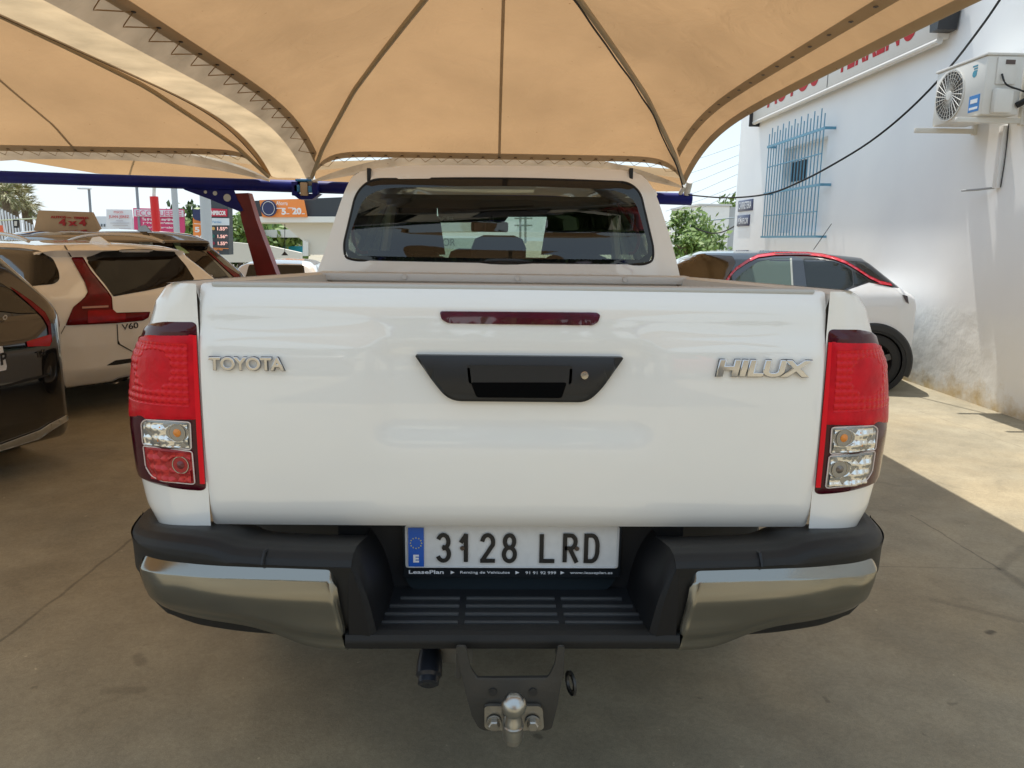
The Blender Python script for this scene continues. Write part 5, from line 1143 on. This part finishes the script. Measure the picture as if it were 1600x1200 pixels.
for y, s_, x0_, x1_ in ((344.5, 'Tu tienda de muebles', 222, 271), (350.5, 'y electrodomésticos', 223, 272), (357.5, 'al mejor precio', 222, 270)): ptext(s_, 'lettering', mat('lettering_white', (.75, .74, .74), .5), t, x0_, y, x1_, y, 4.2, 39.85, bold=.03)
obj('leg', tube([tuple(P(214, 364, 1, 40.2)), tuple(P(214, 380, 1, 40.2))], .1), GM, t); obj('leg', tube([tuple(P(284, 365, 1, 40.2)), tuple(P(284, 380, 1, 40.2))], .1), GM, t)
# orange banner and price totem
OR = mat('banner_orange', (.80, .25, .05), .5); NV = mat('banner_navy', (.02, .03, .10), .5); TG = mat('totem_grey', (.045, .055, .065), .5); LW = mat('lettering_white', (.75, .74, .74), .5)
t = sthing('price_banner', 'upright orange banner with navy top beside the grey price totem', 'banner', 310, 30)
qp([(301, 327), (322, 327), (322, 376), (302, 376)], 30, OR, t, 'banner_cloth'); qp([(301, 327), (322, 327), (322, 342), (312, 345.5), (304, 343), (301, 339)], 29.9, NV, t, 'navy_top', .05)
ptext('5', 'lettering', LW, t, 304.5, 363, 312, 363, 8, 29.8, bold=.04); ptext('20', 'lettering', LW, t, 305, 375, 319, 375, 7, 29.8, bold=.04); qp([(303, 349), (318, 350), (318, 350.8), (303, 349.8)], 29.8, LW, t, 'text_line', .02)
t = sthing('price_totem', 'dark fuel price totem with red and white header and lit digits', 'sign', 345, 28)
qp([(329, 310), (356, 308), (358, 398), (331, 398)], 28, TG, t, 'body', .5)
qp([(330, 325.5), (354.5, 327), (354.5, 338.5), (330, 338)], 27.95, mat('header_red', (.55, .02, .06), .5), t, 'header'); ptext('HIPERCOR', 'lettering', LW, t, 330.5, 336, 353, 336.5, 6.5, 27.85, bold=.05)
qp([(331, 340.5), (357, 341), (357, 352), (331, 352)], 27.95, mat('header_white', (.62, .68, .72), .5), t, 'white_panel'); ptext('Petróleo', 'lettering', mat('text_blue', (.15, .3, .5), .5), t, 332, 348.5, 346, 348.5, 3.5, 27.85, bold=.02)
for k, (y, cc) in enumerate(((359, (.6, .35, .1)), (371, (.01, .12, .10)), (382, (.25, .02, .05)))):
    ptext('1.5%d9' % (5+(k == 1)), 'lettering', mat('digit_pink', (.80, .42, .36), .5, emit=.25), t, 339.5+k*.5, y+1, 355.5, y+1, 5.2, 27.85, bold=.03)
    q = P(333.5, y-2, 1, 27.9); obj('fuel_mark', lathe(tuple(q), (0, -1, 0), [(0, .06), (.02, .06), (.02, 0)], 12), mat('fuel_mark_%d' % k, cc, .5), t)
qp([(332, 387), (357, 388), (357, 389), (332, 388)], 27.95, OR, t, 'orange_line', .02); ptext('Abierto', 'lettering', OR, t, 333, 391, 348, 391, 3, 27.85, bold=.03); ptext('24 H', 'lettering', OR, t, 335, 396, 342, 396, 3, 27.85, bold=.03)
# petrol station canopy
t = sthing('petrol_station', 'petrol station with dark fascia, cream canopy column and orange savings banner', 'petrol station', 470, 34)
CR = mat('station_cream', (.70, .66, .58), .6); CW2 = mat('station_white', (.74, .74, .70), .6)
qp([(388, 314), (560, 307), (560, 338), (388, 338)], 34, mat('fascia_dark', (.035, .042, .05), .5), t, 'fascia', 3)
qp([(380, 338.3), (560, 338.3), (560, 347.5), (380, 347.5)], 33.8, CW2, t, 'soffit', 3.4)
qp([(436, 347.5), (560, 347.5), (560, 398), (474, 398), (474, 377), (455, 361)], 34.5, CR, t, 'column_wall', 1.2)
qp([(473, 375), (481, 378), (481, 400), (473, 400)], 34.2, CW2, t, 'column', .2)
bnr = qp([(405, 312.5), (474, 310.5), (480, 339), (410, 339.5)], 33.7, mat('banner_orange2', (.85, .27, .06), .5), t, 'banner', .1)
q = P(420, 325.5, 1, 33.6); bm = lathe(tuple(q), (0, -1, 0), [(0, .36), (.03, .36), (.03, 0)], 24); obj('dark_disc', bm, NV, bnr)
obj('disc_ring', tube([(q[0]+.26*math.cos(k*PI/12), q[1]-.05, q[2]+.29*math.sin(k*PI/12)) for k in range(25)], .012, 5), LW, bnr)
ptext('Ahorra', 'lettering', LW, bnr, 431.5, 320.5, 449.5, 320.5, 6, 33.5, bold=.01); ptext('5', 'lettering', LW, bnr, 440, 335.5, 447, 335.5, 10, 33.5, bold=.05); ptext('20', 'lettering', LW, bnr, 457, 335, 471, 335, 10, 33.5, bold=.05)
for x0_, x1_, y in ((432, 441, 325.5), (450, 458, 325), (447.5, 452, 334), (471.5, 476, 334)): qp([(x0_, y-.7), (x1_, y-.7), (x1_, y+.5), (x0_, y+.5)], 33.5, LW, bnr, 'text_line', .02)
t2 = sthing('white_awning', 'long white flat awning under the petrol station canopy', 'awning', 440, 40)
qp([(400, 359.5), (452, 358.5), (468, 371), (404, 371)], 40, CW2, t2, 'roof', 4); obj('leg', tube([tuple(P(409, 368, 1, 41)), tuple(P(409, 400, 1, 41))], .1), GM, t2)
tag(qp([(418, 384), (475, 385), (475, 398), (418, 398)], 42, mat('wall_cyan', (.03, .42, .62), .6), None, 'blue_wall', .4), 'bright blue low wall below the hedge at the petrol station', 'wall')
tag(qp([(360, 378), (420, 384), (470, 395), (470, 410), (340, 410), (340, 382)], 30, mat('ramp_wall', (.66, .63, .56), .7), None, 'low_wall', .3), 'cream sloping low wall in front of the hedge', 'wall')
# ------------------------------------------------------------------ vegetation
def leafmat(n, c, c2):
    m = mat(n, c, .55, col2=c2, nscale=2.5); return m
LG = leafmat('leaf_bright', (.17, .26, .045), (.07, .13, .02)); LD = leafmat('leaf_dark', (.06, .11, .025), (.025, .055, .012)); LP = leafmat('palm_green', (.16, .19, .06), (.22, .17, .07))
BK = mat('bark', (.16, .12, .08), .9, noise=.4, nscale=12, bump=.5, bscale=20)
def tree(name, label, base, h, rx, rz_, m, n=1500, ls=.22, seed=1, group=None, trunk=.3, ry=None):
    rnd = random.Random(seed); t = thing(name, label, 'tree', base, group); B = Vector(base); cz = h-rz_; ry = ry or rx
    bm = bmesh.new(); addtube(bm, [B, B+Vector((.1, 0, cz*.5)), B+Vector((0, 0, cz))], [trunk*.5, trunk*.4, trunk*.25], 8)
    for k in range(5):
        a = k*1.26+rnd.random(); addtube(bm, [B+Vector((0, 0, cz*.8)), B+Vector((math.cos(a)*rx*.4, math.sin(a)*ry*.4, cz)), B+Vector((math.cos(a)*rx*.75, math.sin(a)*ry*.75, cz+rz_*.3))], [trunk*.22, trunk*.12, trunk*.04], 6)
    obj('trunk', bm, BK, t)
    cl = [(Vector((rnd.gauss(0, .45)*rx, rnd.gauss(0, .45)*ry, rnd.gauss(0, .42)*rz_)), .25+.4*rnd.random()) for _ in range(26)]
    cl = [(c, r) for c, r in cl if (c.x/rx)**2+(c.y/ry)**2+(c.z/rz_)**2 < 1.05]
    bm = bmesh.new()
    for k in range(n):
        c, r = rnd.choice(cl); d = Vector((rnd.gauss(0, 1), rnd.gauss(0, 1), rnd.gauss(0, 1))).normalized()*(rnd.random()**.4)
        p = B+Vector((0, 0, cz))+c+Vector((d.x*r*rx, d.y*r*ry, d.z*r*rz_)); s_ = ls*(.6+.8*rnd.random())
        a = Vector((rnd.gauss(0, 1), rnd.gauss(0, 1), rnd.gauss(0, 1))).normalized(); b2 = a.orthogonal().normalized()
        bm.faces.new([bm.verts.new(p+a*s_), bm.verts.new(p+b2*s_*.5), bm.verts.new(p-a*s_), bm.verts.new(p-b2*s_*.5)])
    obj('crown', bm, m, t, smooth=False); return t
def pt(px, Y): return (float(P(px, 372, 1, Y)[0]), Y, -.45)
def zat(py, px, Y): return float(P(px, py, 1, Y)[2])+.45
TGp = 'trees beyond the car park'
hdn = 0
for px, Y, pyt, rx, m, sd in ((294, 44, 320, 1.0, LD, 1), (372, 40, 336, 1.9, LG, 2), (400, 42, 340, 2.2, LG, 3), (425, 46, 342, 2.6, LD, 4), (452, 47, 345, 2.4, LD, 5), (300, 43, 334, 1.2, LG, 6)):
    h = zat(pyt, px, Y); lab = {1: 'tall dark tree behind the pink billboard', 2: 'bright green bush right of the price totem', 3: 'green tree seen either side of the red post', 4: 'dark hedge tree under the station canopy left of the column', 5: 'dark hedge tree next to the cream station column', 6: 'small bright bush between pink billboard and orange banner'}[sd]
    tree('garden_tree', lab, pt(px, Y), h, rx, max(h*.46, .8), m, 1500, .20, sd, TGp)
def palm(label, px, Y, pyt, seed, R=1.5):
    rnd = random.Random(seed); b = Vector(pt(px, Y)); h = zat(pyt+9, px, Y); t = thing('palm_tree', label, 'palm', tuple(b), 'palms beyond the white fence')
    obj('trunk', tube([b, b+Vector((.1, 0, h*.5)), b+Vector((0, 0, h))], [.22, .19, .17], 10), BK, t); bm = bmesh.new()
    for k in range(46):
        a = rnd.random()*2*PI; el = rnd.uniform(-.9, 1.2); d = Vector((math.cos(a)*math.cos(el), math.sin(a)*math.cos(el), math.sin(el))); L_ = R*(.7+.5*rnd.random()); top = b+Vector((0, 0, h))
        s_ = d.cross(Vector((0, 0, 1))).normalized()
        mid = top+d*L_*.55; hub = mid
        addtube(bm, [top, mid], .02, 3)
        for q in range(11):
            an = (q-5)*.24; dd = (d*math.cos(an)+s_*math.sin(an)).normalized(); e = hub+dd*L_*.5+Vector((0, 0, -.28*L_*rnd.random())); wv_ = s_*.035 if abs(an) < .6 else d*.035
            bm.faces.new([bm.verts.new(hub-wv_), bm.verts.new(hub+wv_), bm.verts.new(e)])
    obj('crown', bm, LP, t, smooth=False)
for i, (px, Y, py, lab) in enumerate(((-2, 40, 292, 'palm cut by the left edge of the picture'), (14, 38, 290, 'tall palm second from the left edge'), (26, 42, 300, 'palm with drooping brown skirt in the middle of the row'), (42, 44, 303, 'round-headed palm at the right of the row'), (48, 50, 318, 'lower palm at the right end of the row'))): palm(lab, px, Y, py, 20+i, 1.15)
fe = sthing('palisade_fence', 'white slatted tall fence in front of the palms', 'fence', 25, 34)
FWm = mat('fence_white', (.62, .64, .68), .5)
k = 0
for k in range(17):
    px = -4+k*4.6; top = 322+k*2.4
    a_, b2 = P(px, top, 1, 34+k*.3), P(px+.8, 372, 1, 34+k*.3); obj('slat', box(((a_[0]+b2[0])/2, 34+k*.3, (a_[2]+b2[2])/2-.6), (.055, .05, a_[2]-b2[2]+1.2)), FWm, fe)
obj('fence_rail', tube([tuple(P(-10, 345, 1, 33.8)), tuple(P(60, 341, 1, 36))], .03, 5), mat('rail_green', (.35, .38, .25), .5), fe)
bxx = sthing('notice_box', 'small black framed box on the fence rail', 'box', 23, 33)
qp([(20, 343), (27.5, 343), (27.5, 356), (21, 356)], 33, BLACKM, bxx, 'frame'); qp([(22, 345.5), (26, 345.5), (26, 353), (22.5, 353)], 32.95, mat('box_face', (.5, .47, .42), .5), bxx, 'face', .03)
tag(qp([(-4, 352), (2, 352), (4.5, 368), (-4, 368)], 30, mat('orange_panel', (.70, .12, .05), .5), None, 'orange_sign', .1), 'small orange panel cut by the left edge in front of the fence', 'sign')
for lab, pts, Y, c in (('low white building between roof board and white billboard', [(150, 338), (166, 338), (166, 366), (150, 366)], 60, (.62, .65, .70)), ('distant pale warehouse left of the billboards', [(126, 345), (152, 345), (152, 368), (126, 368)], 80, (.55, .62, .70))):
    t = sthing('distant_building', lab, 'building', pts[0][0]+8, Y); qp(pts, Y, mat('far_'+lab[:3], c, .8), t, 'wall', 8)
    for k in range(3): x = pts[0][0]+3+k*4.5; qp([(x, 350), (x+2, 350), (x+2, 354), (x, 354)], Y-.05, mat('far_window', (.08, .1, .12), .3), t, 'window', .05)
# seen through the cab: white wall with dark lettering, a far pale tower
t = sthing('workshop_wall', 'white wall with large dark letters seen through the pickup windscreen', 'building', 760, 24)
qp([(676, 372), (742, 372), (742, 420), (676, 420)], 24, mat('shop_green_white', (.62, .68, .58), .7), t, 'lower_wall', .4); qp([(670, 345), (742, 348), (742, 362), (670, 362)], 24, mat('shop_white', (.74, .74, .70), .7), t, 'upper_wall', 3)
ptext('OR', 'lettering', mat('dark_green_letter', (.03, .05, .03), .5), t, 692, 384, 711, 384, 11, 23.9, bold=-.01)
tr = sthing('utility_pylon', 'twin utility pole with crossarms seen through the pickup windscreen', 'pole', 817, 40)
bm = bmesh.new()
for px in (813, 821): addtube(bm, [tuple(P(px, 380, 1, 40)), tuple(P(px, 300, 1, 40))], .06, 6)
for py in (341, 352): addtube(bm, [tuple(P(804, py, 1, 40)), tuple(P(832, py, 1, 40))], .05, 5)
obj('poles', bm, mat('pylon_grey', (.4, .42, .42), .6), tr)
# ------------------------------------------------------------------ beyond the car park, right
t = thing('white_block', 'plain white block building beyond the far corner of the white wall', 'building', (5.6, 27, -.45))
bx0, bx1 = P(1093, 330, 1, 24), P(1140, 330, 1, 24); z1 = float(P(1110, 321.5, 1, 24)[2])
obj('wall', box(((bx0[0]+bx1[0])/2, 26, (z1-.45)/2), (bx1[0]-bx0[0], 4, z1+.45), bev=.02), mat('block_white', (.80, .80, .79), .8, noise=.05), t, smooth=False)
obj('parapet', box(((bx0[0]+bx1[0])/2, 26, z1+.03), (bx1[0]-bx0[0]+.1, 4.1, .06)), mat('parapet_grey', (.6, .6, .6), .8), t)
obj('side_wing', box((bx1[0]+.6, 25.5, (z1-.45)/2), (1.2, 2.8, z1+.40)), mat('wing_grey', (.42, .44, .46), .8), t)
q = P(1115, 361, 1, 23.98); obj('vent', box(tuple(q), (.28, .03, .06)), mat('vent_grey', (.4, .4, .4), .6), t)
tree('garden_tree', 'dark green tree rising behind the white block roof', (float(P(1136, 310, 1, 34)[0]), 34, -.45), zat(306, 1136, 34), 1.5, 1.2, LG, 900, .16, 31, TGp)
tree('garden_tree', 'bright green tree between the cab and the white block', (float(P(1062, 350, 1, 20)[0]), 20, -.45), zat(334, 1060, 20), 1.15, .95, LG, 2200, .10, 32, TGp)
tree('garden_tree', 'thin leafy shrub at the foot of the white block', (float(P(1078, 350, 1, 19)[0]), 19, -.45), zat(363, 1078, 19), .5, .45, LG, 900, .08, 33, TGp)
tree('garden_tree', 'dark tree farther back beside the white block', (float(P(1075, 350, 1, 40)[0]), 40, -.45), zat(341, 1075, 40), 1.6, 1.4, LD, 1000, .18, 34, TGp)
t = thing('far_house', 'pale low house peeping through the trees beside the white block', 'building', (float(P(1070, 365, 1, 30)[0]), 31, -.45))
qp([(1040, 362), (1092, 358), (1092, 392), (1040, 392)], 30, mat('far_house', (.68, .64, .56), .8), t, 'wall', 4); qp([(1048, 368), (1056, 368), (1056, 374), (1048, 374)], 29.95, mat('far_window', (.08, .1, .12), .3), t, 'window', .05)
pw = 0
for i, (a_, b2, r) in enumerate((((1040, 262), (1170, 221), .006), ((1040, 283), (1165, 238), .006), ((1040, 300), (1160, 254), .006), ((1040, 318), (1155, 271), .006), ((1040, 330), (1155, 289), .006), ((1035, 350), (1150, 300), .006), ((1050, 347), (1148, 340), .02))):
    o_ = obj('power_line', tube([tuple(P(*a_, 1, 22)), tuple((P(*a_, 1, 22)+P(*b2, 1, 21))/2+np.array([0, 0, -.04])), tuple(P(*b2, 1, 21))], r, 5), mat('wire_grey', (.34, .40, .45), .6), None)
    tag(o_, ['topmost', 'second highest', 'third highest', 'fourth highest', 'fifth highest', 'sixth highest', 'lowest'][i]+' thin power line in the gap of sky between canopy and wall', 'cable', 'power lines right of the cab')
tag(obj('hanging_cable', tube(spline([tuple(P(x, y, 1, 14.5)) for x, y in ((1088, 356), (1095, 360), (1110, 364), (1122, 364), (1135, 360), (1150, 352))], 4), .016, 6), BLACKM, None), 'short thick black cable sagging in front of the white block', 'cable')
# ------------------------------------------------------------------ behind the camera: what the glass and chrome mirror
for i, (x, y, h, rx) in enumerate(((-12, -24, 4.4, 3.6), (-5, -25, 4.2, 3.4), (1.5, -24, 3.8, 3.2), (8, -26, 4.4, 3.6), (-19, -25, 4.8, 3.8))):
    tree('street_tree', ['round dark tree reflected left in the cab window', 'second street tree reflected in the cab window', 'low street tree reflected mid-window', 'street tree reflected right in the window', 'leftmost street tree behind the photographer'][i], (x, y, 0), h*.78, rx, 1.3, LD, 900, .5, 50+i, 'street trees behind the photographer')
bmb = thing('beam_frame', 'blue beam behind the photographer, reflected as a dark line in the cab window', 'beam', (0, -14.2, 0))
obj('beam', tube([(-9, -14.2, 2.28), (9, -14.2, 2.28)], .09, 12), BLUE, bmb)
for x in (-8.5, 8.5): obj('post', tube([(x, -14.2, 0), (x, -14.2, 2.28)], .08, 10), RPOST, bmb)
canopy(0, -9.4, 2.58, 4.6, 'canopy behind the photographer, mirrored in the top of the cab window', (.0, .0, .0, .0), AR, ropes=(), grom=())

for i, (x, lab, c_) in enumerate(((-3.4, 'dark hatchback added out of view behind the photographer for reflections, left', (.03, .035, .05)), (.3, 'silver hatchback added out of view behind the photographer for reflections, middle', (.4, .4, .42)), (3.3, 'red hatchback added out of view behind the photographer for reflections, right', (.35, .02, .02)))):
    small(lab, (x, -11.5, 0), R_(178), mat('hatch_paint_%d' % i, c_, .25, coat=1))  # unseen cars added as shapes for the tailgate paint to mirror
